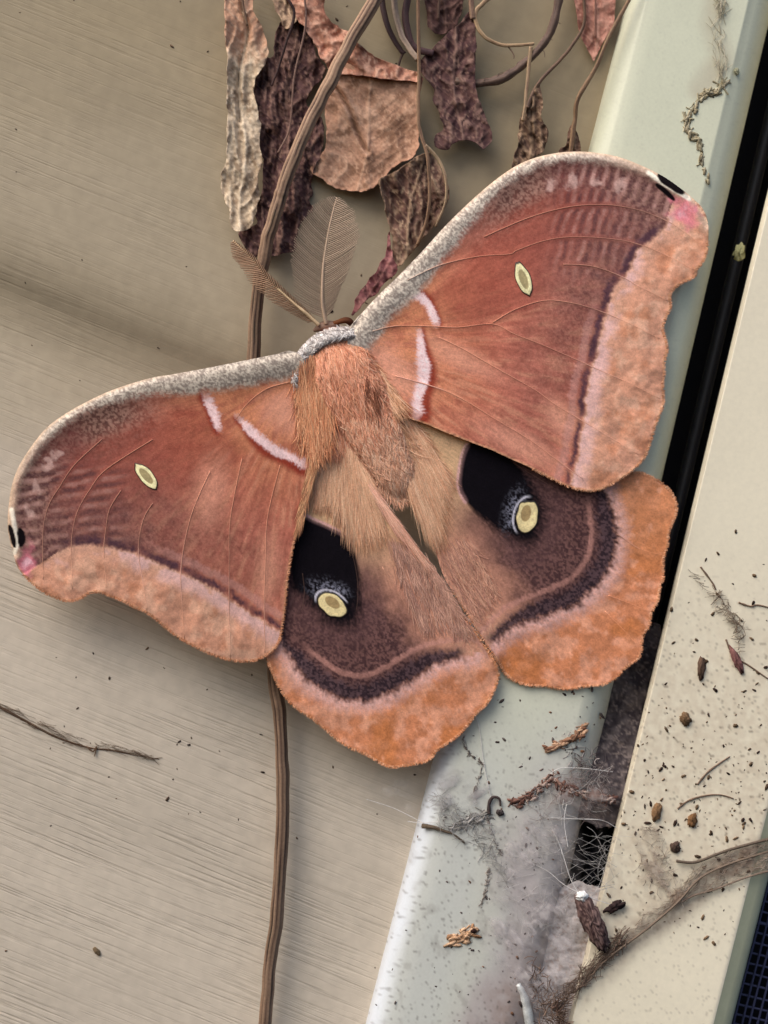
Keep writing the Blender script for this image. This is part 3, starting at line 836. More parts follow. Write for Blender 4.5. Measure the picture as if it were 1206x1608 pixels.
def hair(name, A, B, n, lf_, wf, colf, width, parent, spread=6, bend=8, lift=1.2):
    """strands running from curve A toward curve B"""
    A = cr(A, False, 8); B = cr(B, False, 8)
    R = np.random.default_rng(int(n * 7 + A[0, 0] * 3 + A[0, 1]))
    seg = 5; tt = np.linspace(0, 1, seg)
    u = R.random(n); ln = np.clip(lf_ * R.uniform(.6, 1.25, n), .05, .98); v0 = -.03 + R.random(n) ** 1.35 * (1.05 - ln)
    ga_, gb_ = np.linspace(0, 1, len(A)), np.linspace(0, 1, len(B))
    a = np.stack([np.interp(u, ga_, A[:, k]) for k in (0, 1)], -1); b = np.stack([np.interp(u, gb_, B[:, k]) for k in (0, 1)], -1)
    d = b - a; nrm = np.stack([-d[:, 1], d[:, 0]], -1); nrm /= np.linalg.norm(nrm, axis=1)[:, None] + 1e-9
    clump = 8 * (vn(u * 16, v0 * 3, 5) - .5)
    off = (R.normal(0, spread, n) + clump)[:, None] + R.normal(0, bend, n)[:, None] * tt ** 2 + (R.normal(0, spread * .8, n) + .8 * clump)[:, None] * tt
    vv = v0[:, None] + ln[:, None] * tt
    pts = a[:, None] + d[:, None] * vv[..., None] + nrm[:, None] * off[..., None] * .6
    w0 = wf(pts[..., 0].ravel(), pts[..., 1].ravel(), np.clip(vv, 0, 1).ravel(), 0).reshape(n, seg)
    w = w0 + lift * (.15 + .85 * np.sin(math.pi * tt * .75)) * R.uniform(.1, 1.0, n)[:, None]
    wd = width * R.uniform(.6, 1.3, n)[:, None] * np.array([.7, 1, 1, .7, .1])
    tx = np.gradient(pts, axis=1); nn = np.stack([-tx[..., 1], tx[..., 0]], -1); nn /= np.linalg.norm(nn, axis=-1)[..., None] + 1e-9
    p1 = pts + nn * wd[..., None] * .5; p2 = pts - nn * wd[..., None] * .5
    tw = R.uniform(-.04, .04, n)[:, None]
    V = np.stack([Pn(p1[..., 0], p1[..., 1], w + tw), Pn(pts[..., 0], pts[..., 1], w + wd * .05), Pn(p2[..., 0], p2[..., 1], w - tw)], 2)
    base = (np.arange(n) * seg * 3)[:, None] + (np.arange(seg - 1) * 3)[None]
    q = base.ravel()
    F = np.concatenate([np.stack([q, q + 1, q + 4, q + 3], -1), np.stack([q + 1, q + 2, q + 5, q + 4], -1)])
    c = np.array([colf(0, 0, R) for _ in range(n)]) * (R.uniform(.86, 1.12, n) * (.9 + .25 * vn(u * 22, v0 * 4, 9)))[:, None]
    C = np.repeat(c[:, None] * np.linspace(.95, 1.05, seg)[None, :, None], 3, 1).reshape(-1, 3)
    return mk(name, V.reshape(-1, 3), F, M_FUR, parent, C, kind='stuff')

axx = np.concatenate([[0], np.cumsum(np.hypot(*np.diff(ax_p, axis=0).T))]); axx = axx / axx[-1]
def body_top(x, y, v, u):
    x = np.asarray(x, float); y = np.asarray(y, float)
    d, f, _, _, _ = pdist(x, y, ax_p)
    r = np.interp(f, axx, ax_r) / PXM
    return np.interp(f, axx, ax_w) + .042 * np.sqrt(np.clip(r * r - d * d, 0, None)) + .1
def pick(*cs):
    cs = [lin(c) for c in cs]
    return lambda u, v, R: cs[R.integers(len(cs))]
def over(Wg, wf, add): return lambda x, y, v, u: wf(Wg, np.asarray(x, float), np.asarray(y, float)) + add
def blend(f1, f2): return lambda x, y, v, u: np.maximum(f1(x, y, v, u), f2(x, y, v, u))

# thorax and abdomen
hair('thorax_fur', [(470, 580), (496, 548), (524, 535), (560, 546)], [(502, 722), (540, 728), (596, 712), (640, 676)], 6500, .2, body_top,
     pick((222, 160, 128), (210, 144, 112), (232, 176, 146), (192, 124, 96), (224, 158, 130)), 1.2, moth, 11, 13, .5)
hair('abdomen_fur', [(534, 660), (565, 650), (616, 650)], [(606, 782), (636, 798), (658, 784)], 4400, .2, body_top,
     pick((228, 180, 150), (220, 166, 136), (236, 192, 164), (206, 152, 124)), 1.1, moth, 12, 14, .45)
hair('thorax_fur', [(572, 586), (586, 604)], [(588, 664), (604, 672)], 45, .5, lambda x, y, v, u: body_top(x, y, v, u) + .3,
     pick((122, 74, 56), (142, 92, 70)), 1.2, moth, 6, 6, .5)
# pale shoulder tufts
hair('shoulder_tuft', [(468, 588), (486, 566), (510, 556)], [(476, 706), (497, 742), (520, 722)], 1700, .3, blend(over(LF, fore_w, .06), lambda x, y, v, u: body_top(x, y, v, u) - .6),
     pick((214, 156, 118), (206, 144, 106), (220, 168, 130), (198, 130, 96)), 1.0, moth, 8, 10, .3)
hair('shoulder_tuft', [(547, 545), (557, 550), (570, 560)], [(588, 648), (616, 668), (648, 656)], 1500, .4, blend(over(RF, fore_w, .1), lambda x, y, v, u: body_top(x, y, v, u) - .3),
     pick((226, 180, 148), (218, 168, 132), (210, 156, 120)), 1.2, moth, 5, 7, .4)
# long tan hair over the hind wing bases
hair('body_fringe', [(520, 690), (545, 700), (560, 715)], [(585, 765), (602, 785), (622, 795)], 700, .4, lambda x, y, v, u: 2.8 - 1.6 * v,
     pick((216, 168, 136), (206, 154, 122), (226, 182, 150)), 1.0, moth, 12, 14, .4)
hair('body_fringe', [(588, 612), (602, 640), (612, 664)], [(636, 762), (650, 770), (664, 766)], 900, .3, lambda x, y, v, u: 3.8 - 2.4 * v,
     pick((220, 174, 140), (208, 158, 124), (228, 184, 150)), 1.0, moth, 12, 14, .4)
hair('hindwing_hair', [(502, 690), (520, 674), (546, 690), (560, 714)], [(499, 808), (524, 820), (562, 872), (612, 858)], 3800, .42, over(LH, hind_w, .08),
     pick((216, 172, 140), (208, 160, 128), (222, 182, 150), (198, 148, 118)), .9, moth, 6, 8, .2)
hair('hindwing_hair', [(590, 606), (610, 626), (640, 656)], [(678, 850), (698, 868), (716, 770)], 4200, .4, blend(over(RH, hind_w, .08), lambda x, y, v, u: 3.6 - 6.5 * v),
     pick((218, 174, 142), (210, 162, 130), (226, 186, 154), (200, 150, 120)), .9, moth, 6, 8, .2)
hair('hindwing_hair', [(570, 748), (594, 782)], [(640, 856), (684, 906)], 600, .4, over(LH, hind_w, .12), pick((220, 168, 146), (210, 156, 132), (228, 182, 158)), 1.0, moth, 3, 4, .2)
hair('hindwing_hair', [(610, 850), (655, 868), (696, 922)], [(664, 1000), (712, 1005), (750, 1010)], 1100, .2, over(LH, hind_w, .04), pick((204, 160, 140), (188, 144, 126), (168, 126, 112)), .9, moth, 6, 7, .14)
hair('hindwing_hair', [(696, 880), (712, 850), (735, 850)], [(758, 985), (772, 962), (786, 945)], 900, .25, over(RH, hind_w, .04), pick((208, 160, 136), (192, 142, 120), (174, 126, 110)), .9, moth, 6, 7, .14)
# pale hair fringe on the inner edge of the left fore wing
hair('wing_fringe', [(490, 716), (500, 704)], [(464, 850), (469, 838)], 420, .22, over(LF, fore_w, .06), pick((212, 164, 124), (202, 150, 110), (188, 132, 100)), .9, moth, 3, 3, .15)
for par, Wg, wf, k0, k1, cs in ((rf, RF, fore_w, .33, .80, ((206, 150, 116), (190, 130, 96), (220, 170, 138))), (lf, LF, fore_w, .35, .86, ((190, 130, 98), (176, 116, 84), (206, 154, 122))),
                                (rh, RH, hind_w, .13, .82, ((206, 148, 112), (190, 124, 84), (222, 172, 138))), (lh, LH, hind_w, .15, .78, ((204, 144, 106), (184, 118, 78), (220, 168, 134)))):
    A_, B_ = margin(par, Wg, wf, 1, k0, k1, None)
    hair('margin_fringe', A_, B_, 1300, .85, (lambda Wg, wf: lambda x, y, v, u: wf(Wg, x, y) + .02)(Wg, wf), pick(*cs), .7, moth, 2.2, 2.5, .03)
# grey collar behind the head
hair('collar_fur', [(453, 592), (460, 566), (478, 540), (498, 524), (522, 515), (552, 516)], [(474, 594), (482, 576), (496, 556), (512, 544), (530, 536), (556, 534)], 2600, .6,
     lambda x, y, v, u: np.maximum(body_top(x, y, v, u), 3.4) + .8 * np.sin(math.pi * np.clip(v, 0, 1)), pick((206, 198, 194), (186, 178, 174), (220, 214, 210), (136, 124, 120), (160, 150, 146)), 1.2, moth, 9, 14, .8)
# head tucked in front of the collar
V, F = tube_geo(Pn([492, 500, 511, 523, 534], [520, 515, 512, 511, 513], [2.2] * 5), np.array([2, 6, 9, 7, 2]) * PXM, 12)
mk('head', V, F, M_FUR, body, lin((132, 106, 92)))
p, P3 = pxpath([(512, 512), (530, 506), (545, 503), (556, 512)], [2.2, 2.6, 2.6, 2.0])
V, F = tube_geo(P3, np.interp(np.linspace(0, 1, len(P3)), [0, .4, .75, 1], [2.5, 4, 5.5, 4]) * PXM, 8)
mk('leg', V, F, M_FUR, moth, np.repeat(mix(np.tile(lin((126, 78, 50)), (len(P3), 1)), lin((48, 26, 24)), np.linspace(0, 1, len(P3))), 8, 0))
for pts, ww in (([(520, 570), (470, 520), (420, 470), (404, 462)], [1, -1, -3, -2.9]), ([(530, 600), (470, 620), (420, 640), (402, 650)], [1, -2, -2.6, -3.1])):
    p, P3 = pxpath(pts, ww)
    V, F = tube_geo(P3, np.linspace(7, 3, len(P3)) * PXM, 8)
    if pts[0][1] > 580: mk('leg', V, F, M_FUR, moth, lin((120, 76, 52)))

# ---- feathered antennae
def antenna(shaft, wsh, prof_l, prof_r, spacing, dz_l, dz_r, ang, cs, cb):
    p, P3 = pxpath(shaft, wsh, 12)
    L = np.concatenate([[0], np.cumsum(np.hypot(*np.diff(p, axis=0).T))]); tot = L[-1]
    V, F = tube_geo(P3, np.linspace(3.0, .9, len(P3)) * PXM, 8)
    sh = mk('antenna', V, F, M_VEIN, moth, lin(cs))
    parts = []
    for sgn, prof, dz in ((-1, prof_l, dz_l), (1, prof_r, dz_r)):
        s = 10.0
        while s < tot - 1:
            f = s / tot
            i = np.interp(s, L, np.arange(len(p))); i0 = min(int(i), len(p) - 2)
            a = p[i0] + (p[i0 + 1] - p[i0]) * (i - i0); t = p[i0 + 1] - p[i0]; t /= np.hypot(*t)
            nn = np.array([-t[1], t[0]]) * sgn
            ln = np.interp(f, prof[0], prof[1]) * random.uniform(.95, 1.04)
            wb = np.interp(f, np.linspace(0, 1, len(wsh)), wsh)
            q = []
            for k in range(6):
                g = k / 5
                q.append(a + nn * ln * g * math.cos(ang) + t * ln * (math.sin(ang) * g + .18 * g * g) + t * random.uniform(-.4, .4))
            q = np.array(q)
            V, F = tube_geo(Pn(q[:, 0], q[:, 1], wb + dz * np.linspace(0, 1, 6) * ln / 40), np.array([1.15, 1.2, 1.2, 1.1, .95, .55]) * PXM, 4, cap=False)
            parts.append((V, F, lin(cb) * random.uniform(.85, 1.15)))
            s += spacing
    v, f, c = join(parts)
    mk('antenna_barbs', v, f, M_FUR, sh, c, kind='stuff')
antenna([(512, 508), (507, 482), (506, 456), (508, 416), (514, 373), (522, 336), (529, 310)], [3, 4, 4.5, 4.5, 4],
        ([0, .1, .3, .55, .8, .95, 1], [16, 46, 58, 53, 36, 13, 2]), ([0, .1, .3, .55, .8, .95, 1], [10, 30, 50, 58, 38, 14, 2]), 3.3, .9, .9, math.radians(28), (180, 154, 132), (156, 136, 118))
antenna([(500, 510), (484, 495), (469, 482), (440, 456), (416, 432), (393, 403), (366, 378)], [3, 4, 4, 3, 2],
        ([0, .1, .35, .6, .85, .97, 1], [6, 14, 24, 27, 22, 9, 3]), ([0, .2, .5, .8, 1], [3, 7, 8, 6, 2]), 3.2, -2.0, 3.0, math.radians(22), (204, 176, 140), (152, 122, 100))

# ------------------------------------------------------------------ dead vines
def rag(pts, amp, seed, n=5):
    p = cr(pts, True, n)
    t = np.roll(p, -1, 0) - np.roll(p, 1, 0); nn = np.stack([-t[:, 1], t[:, 0]], -1); nn /= np.linalg.norm(nn, axis=1)[:, None] + 1e-9
    s = np.concatenate([[0], np.cumsum(np.hypot(*np.diff(p, axis=0).T))])
    return p + nn * (amp * 2 * (fbm(s / 9, s * 0 + seed, seed, 3) - .5))[:, None]

def leaf(parent, pts, w0, amp, cols, seed, sx=16, sy=30, tilt=(0, 0), curl=0, rag_amp=3.0, crease=None, label=None, top=None, edgec=None, veins=True, thick=.08):
    """crumpled dry leaf from its outline; w0 mm, amp mm relief; cols dark, mid, light"""
    amp = amp * .78
    out = rag(pts, rag_amp, seed)
    x, y, f = sheet(out, 2.2)
    cx, cy = x.mean(), y.mean()
    wx = x + 22 * (fbm(x / 40, y / 40, seed + 1) - .5); wy = y + 22 * (fbm(x / 40, y / 40, seed + 2) - .5)
    r1 = 1 - 2 * np.abs(fbm(wx / sx, wy / sy, seed + 3, 2) - .5) * 2.0
    r2 = fbm(wx / (sx * .6), wy / (sy * .6), seed + 4, 3)
    r3 = fbm(x / 4, y / 4, seed + 6, 2)
    lobe = fbm(wx / 38, wy / 60, seed + 7, 2)
    edge, _, _, _, _ = pdist(x, y, out, True)
    w = w0 + tilt[0] * (x - cx) * .01 + tilt[1] * (y - cy) * .01 + amp * (r1 - .6) * .42 + amp * .34 * (r2 - .5) + amp * .16 * (r3 - .5) + amp * 1.1 * (lobe - .5)
    if curl: w = w + curl * (1 - np.clip(edge / 28, 0, 1)) ** 2 * (fbm(x / 30, y / 30, seed + 8) - .3)
    c = mix(np.tile(lin(cols[1]), (len(x), 1)), lin(cols[2]), ss(.55, .95, r1 * .6 + .4 * r2) * .8)
    c = mix(c, lin(cols[0]), ss(.50, .68, fbm(x / 15, y / 19, seed + 9)) * .85)
    c = mix(c, lin(cols[0]), ss(.54, .70, r3) * .55)
    c = mix(c, lin(cols[2]), ss(.60, .74, fbm(x / 4, y / 6, seed + 11, 2)) * .6)
    if top is not None:
        col, ya, yb = top
        c = mix(c, lin(col), ss(yb, ya, y + 40 * (r2 - .5)) * .8)
    if edgec is not None: c = mix(c, lin(edgec), ss(7, 1, edge) * .7)
    if crease is not None:
        d, _, _, _, _ = pdist(x, y, cr(crease, False, 4))
        c = mix(c, lin(cols[0]) * .6, ss(3.2, .8, d) * .8); w = w - .5 * np.exp(-(d / 3) ** 2) + .3 * np.exp(-((d - 6) / 4) ** 2)
    mr_ = np.polyfit(y, x, 1) if (y.max() - y.min()) > (x.max() - x.min()) else None
    if veins and mr_ is not None:
        off = x - np.polyval(mr_, y) - 5 * np.sin(y / 30)
        vl = np.abs(((np.abs(off) * .9 + y) / 17 + .4 * fbm(x / 30, y / 30, seed + 15)) % 1 - .5) * 17
        vmask = np.clip(ss(1.6, .5, vl) * .55 + ss(2.6, 1.0, np.abs(off)), 0, 1)
        c = mix(c, lin(cols[2]), vmask * .55); w = w + .22 * vmask
    c = c * (.84 + .32 * r3)[:, None]
    o = mk('leaf', Pn(x, y, w), f, M_LEAF, parent, c, label=label, thick=thick)
    return o

def stem(parent, pts, w, r0, r1, col, name='stem', ridge=.0, sides=10, col2=None, knob=0, seed=1):
    if pts[0][1] < -20:                      # runs on up out of the frame to the vine's crossing stem
        pts = [(pts[0][0] + 14, -150)] + list(pts)
        w = ([w[0]] + list(w)) if np.ndim(w) else w
    p, P3 = pxpath(pts, w, 8)
    n = len(P3); rr = np.linspace(r0, r1, n) * PXM
    rr = rr * (1 + knob * (vn(np.arange(n) / 2.5, np.zeros(n), seed) - .5))
    P3 = P3 + (np.stack([vn(np.arange(n) / 3, np.full(n, 2.0), seed), np.zeros(n), np.zeros(n)], -1) - .5 * np.array([1, 0, 0])) * r0 * PXM * .25
    V, F = tube_geo(P3, rr, sides, ridge)
    ring = np.repeat(np.arange(n), sides); ang = np.tile(np.arange(sides), n)
    c = np.tile(lin(col), (len(V), 1))
    if col2 is not None: c = mix(c, lin(col2), np.where(ang % 2 == 0, .95, .05) * (.55 + .7 * vn(ring / 5, ang * 3.0, seed)))
    if name == 'stem' and ridge > .14: c = c * (1.35 - .6 * ss(.15, .6, ring / n))[:, None]
    c = c * (.8 + .4 * vn(ring / 3.0, ang * 1.7, seed + 4))[:, None]
    return mk(name, V, F, M_STEM, parent, c)

v1 = empty('dead_vine', Pn(415, 1608, -5), 'long ribbed dry vine stem running behind the moth, with pale and purple-brown leaves', 'vine', None)
stem(v1, [(640, -95), (600, -20), (582, 10), (546, 73), (516, 133), (489, 186), (466, 239), (446, 292), (437, 318), (423, 366), (412, 416), (402, 482), (398, 562),
          (400, 700), (412, 850), (424, 980), (431, 1070), (438, 1116), (443, 1186), (445, 1255), (441, 1348), (434, 1441), (422, 1534), (415, 1608), (400, 1720), (380, 1900)],
     [-1.5, -1.2, -1.0, -1.5, -3.2, -4.6, -4.8, -5.0, -5.2, -5.4, -5.6], 9.6, 9.8, (160, 130, 106), 'stem', .15, 16, (56, 36, 32), .10)
leaf(v1, [(358, -30), (353, 50), (357, 100), (357, 150), (356, 215), (354, 252), (346, 280), (351, 313), (361, 330), (363, 353), (371, 364), (396, 355), (401, 336), (407, 313), (404, 283), (411, 257),
          (409, 220), (408, 186), (398, 133), (420, 92), (412, 45), (398, 15), (396, -30)], -3.6, 2.4, [(136, 114, 94), (198, 176, 150), (222, 202, 176)], 21, 15, 70, (-2.0, 0), 1.6,
     crease=[(380, -20), (381, 20), (390, 50), (377, 108), (376, 150), (377, 190)], top=((198, 148, 120), 40, 120), label='pale cream curled leaf')
leaf(v1, [(404, 90), (428, 88), (434, 50), (455, 12), (470, -20), (486, 40), (496, 86), (511, 113), (488, 143), (482, 166), (506, 186), (508, 226), (490, 280), (491, 305), (487, 315), (492, 330), (476, 347), (467, 364), (463, 392), (440, 400), (408, 402), (394, 402),
          (376, 367), (402, 352), (400, 335), (412, 300), (414, 262), (408, 230), (404, 175), (396, 128)], -5.6, 3.4, [(46, 30, 34), (90, 64, 62), (148, 116, 102)], 33, 11, 60, (0, 0), 1.5, label='dark purple-brown crumpled leaf')
leaf(v1, [(446, -30), (508, -30), (510, 18), (522, 36), (545, 50), (574, 78), (602, 95), (655, 114), (662, 128), (610, 124), (560, 118), (526, 116), (505, 92), (486, 55), (462, 20)], -3.8, 2.2,
     [(120, 76, 62), (190, 138, 116), (216, 172, 148)], 47, 22, 26, (0, 0), 1.5, label='pinkish folded leaf base')
leaf(v1, [(396, -30), (412, -30), (430, 10), (446, 42), (452, 46), (470, 20), (462, -30)], -4.4, 1.6, [(120, 96, 82), (176, 146, 122), (206, 176, 146)], 49, 9, 24, (0, 0), 1)
leaf(v1, [(510, 122), (530, 104), (560, 100), (600, 108), (656, 116), (660, 150), (658, 200), (657, 232), (640, 252), (614, 264), (602, 282), (575, 301), (552, 299), (528, 296), (505, 282), (487, 266), (500, 248), (510, 232), (513, 200), (510, 165)], -4.9, 1.3,
     [(130, 96, 76), (180, 138, 114), (206, 166, 140)], 55, 40, 44, (1.0, 0), 1.2, crease=[(524, 132), (548, 170), (560, 205), (577, 240)], edgec=(196, 148, 122), label='broad pinkish tan leaf')
stem(v1, [(442, -30), (462, 20), (448, 70), (436, 110), (426, 135)], [-2.2, -2.6, -3.4, -3.6], 3.0, 2.0, (70, 44, 40), 'tendril', .1, 8, (40, 26, 26))
stem(v1, [(478, -30), (480, 40), (462, 120), (455, 200), (436, 240)], [-2.6, -3.0, -3.4, -3.6], 2.2, 1.5, (134, 106, 92), 'tendril', .1, 8, (90, 64, 58))

v2 = empty('dead_vine', Pn(749, 131, -6), 'arched brown vine stem with tendrils and dark crumpled hanging leaves above the moth', 'vine', None)
stem(v2, [(893, -60), (880, -10), (868, 40), (849, 73), (819, 103), (789, 123), (749, 131), (715, 128)], [-4.5, -4.5, -4.8, -5, -5.2, -5.5], 7.0, 6.5, (112, 90, 78), 'stem', .1, 12, (76, 58, 52), .35, 5)
stem(v2, [(330, -178), (420, -160), (520, -148), (660, -140), (800, -144), (940, -152), (1080, -150), (1200, -170)], [-3.5, -3.5, -3.2, -3.2, -4, -3.6, -2, -1.5], 9, 8, (124, 100, 84), 'stem', .1, 12, (80, 60, 52), .3, 6)
stem(v2, [(696, -40), (690, 0), (688, 30)], [-4.2, -4.6, -5], 3, 2, (110, 84, 72), 'leaf_stalk', .1, 8, (74, 54, 46))
stem(v1, [(380, -40), (381, 0), (388, 40)], [-3.4, -3.2, -3.4], 3, 2, (126, 100, 80), 'leaf_stalk', .1, 8, (84, 62, 50))
E1 = leaf(v2, [(668, -30), (671, 28), (680, 52), (700, 51), (722, 31), (724, -30)], -5.4, 1.6, [(54, 36, 36), (90, 64, 60), (128, 98, 88)], 61, 16, 24, (0, 0), .8)
leaf(v2, [(702, 52), (722, 36), (739, 18), (747, 46), (747, 93), (747, 139), (760, 176), (773, 215), (760, 233), (745, 223), (728, 221), (711, 226), (703, 236), (685, 230), (684, 213), (696, 202), (690, 180), (681, 159), (682, 139), (664, 118), (660, 97), (682, 73)],
     -4.6, 2.0, [(52, 34, 38), (90, 64, 62), (146, 116, 104)], 67, 15, 30, (1.0, 0), 1.0, 2.0, label='dark purple ragged leaf hanging straight down')
leaf(v2, [(594, 284), (614, 273), (638, 257), (655, 246), (676, 240), (694, 268), (705, 296), (698, 330), (682, 353), (661, 379), (642, 403), (625, 419), (615, 406), (616, 373), (608, 343), (602, 310)], -4.2, 3.0,
     [(58, 38, 36), (108, 80, 70), (178, 150, 124)], 71, 11, 80, (0, 0), 1.5, 2.5, edgec=(150, 122, 100), label='brown crumpled leaf tucked behind the wing edge')
leaf(v2, [(612, 362), (613, 389), (622, 424), (598, 452), (570, 478), (553, 496), (558, 473), (572, 448), (589, 428), (603, 402)], -4.0, 1.4, [(92, 52, 56), (142, 90, 90), (176, 126, 118)], 73, 10, 20, (0, 0), .8, label='narrow reddish leaf')
leaf(v2, [(829, 159), (836, 148), (846, 130), (851, 164), (849, 186), (861, 206), (856, 229), (840, 249), (826, 262), (812, 275), (803, 262), (812, 232), (815, 199), (822, 172)], -4.6, 2.2, [(58, 42, 38), (98, 76, 64), (166, 138, 112)], 79, 8, 26, (1.5, 0), 1.2, label='small twisted brown leaf')
stem(v2, [(658, -40), (657, 0), (657, 60), (658, 109), (657, 186), (662, 214), (671, 245), (675, 298), (670, 345), (655, 385)], [-2.4, -2.6, -2.6, -2.2, -1.8, -2.2, -3.6], 3.4, 3.0, (140, 110, 84), 'leaf_stalk', .12, 8, (84, 60, 48))
stem(v2, [(668, 228), (688, 250), (700, 280), (699, 318), (684, 356)], [-1.9, -2.4, -2.2, -2.6, -3.6], 3, 2, (176, 150, 118), 'leaf_stalk', .1, 8, (120, 96, 78))
stem(v2, [(597, -40), (600, 0), (609, 43), (626, 74), (634, 84)], -6, 6.5, 4, (72, 52, 52), 'tendril', .1, 8, (46, 32, 34))
stem(v2, [(634, 80), (628, 96), (626, 104)], -6, 2.2, 1.4, (76, 56, 50), 'tendril', 0, 6)
stem(v2, [(616, -40), (619, 0), (625, 40), (636, 66), (656, 94)], [-5, -5, -4.6, -4], 6.0, 5.0, (178, 156, 136), 'tendril', .1, 8, (112, 92, 84))
stem(v2, [(648, -40), (638, 10), (638, 42), (650, 74), (680, 84)], -5.4, 6.5, 6, (92, 66, 66), 'tendril', .1, 8, (60, 42, 44))
stem(v2, [(782, -30), (760, 4), (748, 16), (747, 34), (759, 56), (785, 70), (812, 71), (839, 69)], [-4, -4, -4, -4.4, -4.6], 4.5, 2.6, (178, 150, 116), 'tendril', .1, 8, (126, 98, 76))
stem(v2, [(736, -40), (740, 0), (742, 30)], [-4, -4, -4], 5, 5, (150, 120, 98), 'tendril', .1, 8, (90, 66, 56))
stem(v2, [(797, 72), (806, 84), (807, 92)], -4.6, 1.2, .8, (120, 96, 80), 'tendril', 0, 6)
stem(v2, [(834, 74), (830, 110), (827, 140), (825, 162), (821, 190)], [-4.6, -4.2, -3.8, -3.4], 3.6, 3, (160, 134, 104), 'leaf_stalk', .1, 8, (110, 86, 68))
stem(v2, [(912, -40), (917, 0), (916, 40), (895, 76), (874, 100), (852, 123), (836, 148), (828, 170)], [-5, -5, -4.6, -4.2, -3.6], 2.6, 3.4, (112, 86, 66), 'leaf_stalk', .1, 8, (74, 54, 46))
for k in range(26):     # fuzz on the arched stem
    t = random.random(); p = cr([(868, 40), (849, 73), (819, 103), (789, 123), (749, 131)], False, 6); a = p[int(t * (len(p) - 1))]
    th = random.uniform(-2.6, .3); l = random.uniform(6, 16)
    if k < 14: stem(v2, [tuple(a), (a[0] + l * .6 * math.cos(th), a[1] + l * .6 * math.sin(th)), (a[0] + l * math.cos(th + .6), a[1] + l * math.sin(th + .6))], -4.6, .9, .5, (104, 84, 72), 'root_hair', 0, 5)

v3 = empty('dead_vine', Pn(895, 235, -5), 'thin dry stalk beside the trim with a pink leaf behind it', 'vine', None)
stem(v3, [(1008, -45), (989, -2), (956, 59), (935, 107), (908, 155), (903, 187), (897, 230), (893, 262)], [-1.8, -1.8, -2.4, -3.6, -4.2], 3.2, 4.2, (146, 116, 86), 'stem', .12, 8, (96, 72, 56), .3, 9)
stem(v3, [(934, -40), (935, 0), (934, 60)], [-4.6, -5.4, -5.6], 2.4, 1.2, (150, 108, 92), 'leaf_stalk', .1, 8, (110, 76, 66))
leaf(v3, [(904, -40), (906, 26), (911, 56), (924, 80), (933, 95), (947, 66), (961, 44), (966, 10), (964, -40)], -6.0, 1.2, [(140, 92, 80), (180, 128, 112), (204, 156, 138)], 83, 24, 24, (0, 0), .6, 2.0, label='flat pinkish leaf')
leaf(v3, [(896, 196), (908, 214), (911, 245), (896, 252), (878, 246), (880, 232), (889, 228)], -4.8, 1.6, [(60, 42, 38), (106, 80, 66), (150, 122, 100)], 89, 9, 14, (0, 0), .8, 2.0)

# ------------------------------------------------------------------ dirt, cobweb and scraps
def lump_geo(cx, cy, w, a, b, ang, h, seed, nu=8, nv=5, rough=.25):
    t = math.radians(ang); X = []; Y = []; Z = []
    R = np.random.default_rng(seed)
    for j in range(nv + 1):
        ph = -math.pi / 2 + math.pi * j / nv
        for i in range(nu):
            th = 2 * math.pi * i / nu
            k = 1 + rough * R.uniform(-1, 1)
            u = a * math.cos(ph) * math.cos(th) * k; v = b * math.cos(ph) * math.sin(th) * k
            X.append(cx + u * math.cos(t) - v * math.sin(t)); Y.append(cy + u * math.sin(t) + v * math.cos(t)); Z.append(w + h * math.sin(ph) * k)
    F = [(j * nu + i, j * nu + (i + 1) % nu, (j + 1) * nu + (i + 1) % nu, (j + 1) * nu + i) for j in range(nv) for i in range(nu)]
    return Pn(X, Y, Z), F

def trim_w(x, y):
    s = (x - trim_left(y)) ; e = trim_right(y) - x
    return W_TRIM - np.where(s < 28, .1 + 2.2 * ((28 - s) / 28) ** 2.2, 0) - np.where(e < 38, .1 + 2.8 * ((38 - e) / 38) ** 2, 0)

def scatter(name, n, box, surf, smin, smax, cols, label, cat, dens=None, seed=1):
    R = np.random.default_rng(seed); parts = []
    k = 0; tries = 0
    while k < n and tries < n * 60:
        tries += 1
        x = R.uniform(box[0], box[2]); y = R.uniform(box[1], box[3])
        if dens is not None and R.random() > dens(x, y): continue
        w = surf(x, y)
        if w is None: continue
        s = smin + (smax - smin) * R.random() ** 3
        v, f = lump_geo(x, y, w, s * R.uniform(1, 2.0), s * .8, R.uniform(0, 180), .06 * s, int(R.integers(1e6)), 6, 3, .3)
        parts.append((v, f, lin(cols[R.integers(len(cols))]) * R.uniform(.7, 1.2))); k += 1
    v, f, c = join(parts)
    return mk(name, v, f, M_DIRT, None, c, label=label, cat=cat, kind='stuff')

def side_surf(x, y):
    if x > trim_left(y) - 6: return None
    t = x * gc[0] + y * gc[1] - T0
    return float(siding_w(np.array(t)))
def tr_surf(x, y):
    if not (trim_left(y) + 6 < x < trim_right(y) - 6): return None
    return float(trim_w(x, y))
def cr_surf(x, y):
    if not (cream_left(y) + 5 < x < cream_right(y) - 5): return None
    return W_CREAM
BR = [(70, 56, 46), (92, 74, 60), (54, 44, 40)]
scatter('dirt_specks', 75, (0, 0, 660, 1600), side_surf, 1.2, 2.8, BR, 'tiny dark dirt specks scattered over the tan siding', 'dirt',
        lambda x, y: .12 + .9 * math.exp(-((y - 1150 - .1 * x) / 90) ** 2) + .25 * math.exp(-((y - 480) / 140) ** 2), 5)
scatter('dirt_specks', 150, (575, 1050, 1000, 1608), tr_surf, 1.2, 3.6, [(72, 64, 62), (100, 88, 84), (58, 46, 44), (112, 82, 64)], 'grey and brown dirt specks on the green trim below the moth', 'dirt',
        lambda x, y: .2 + .8 * ss(.2, .8, np.array((x - trim_left(y)) / 250)), 6)
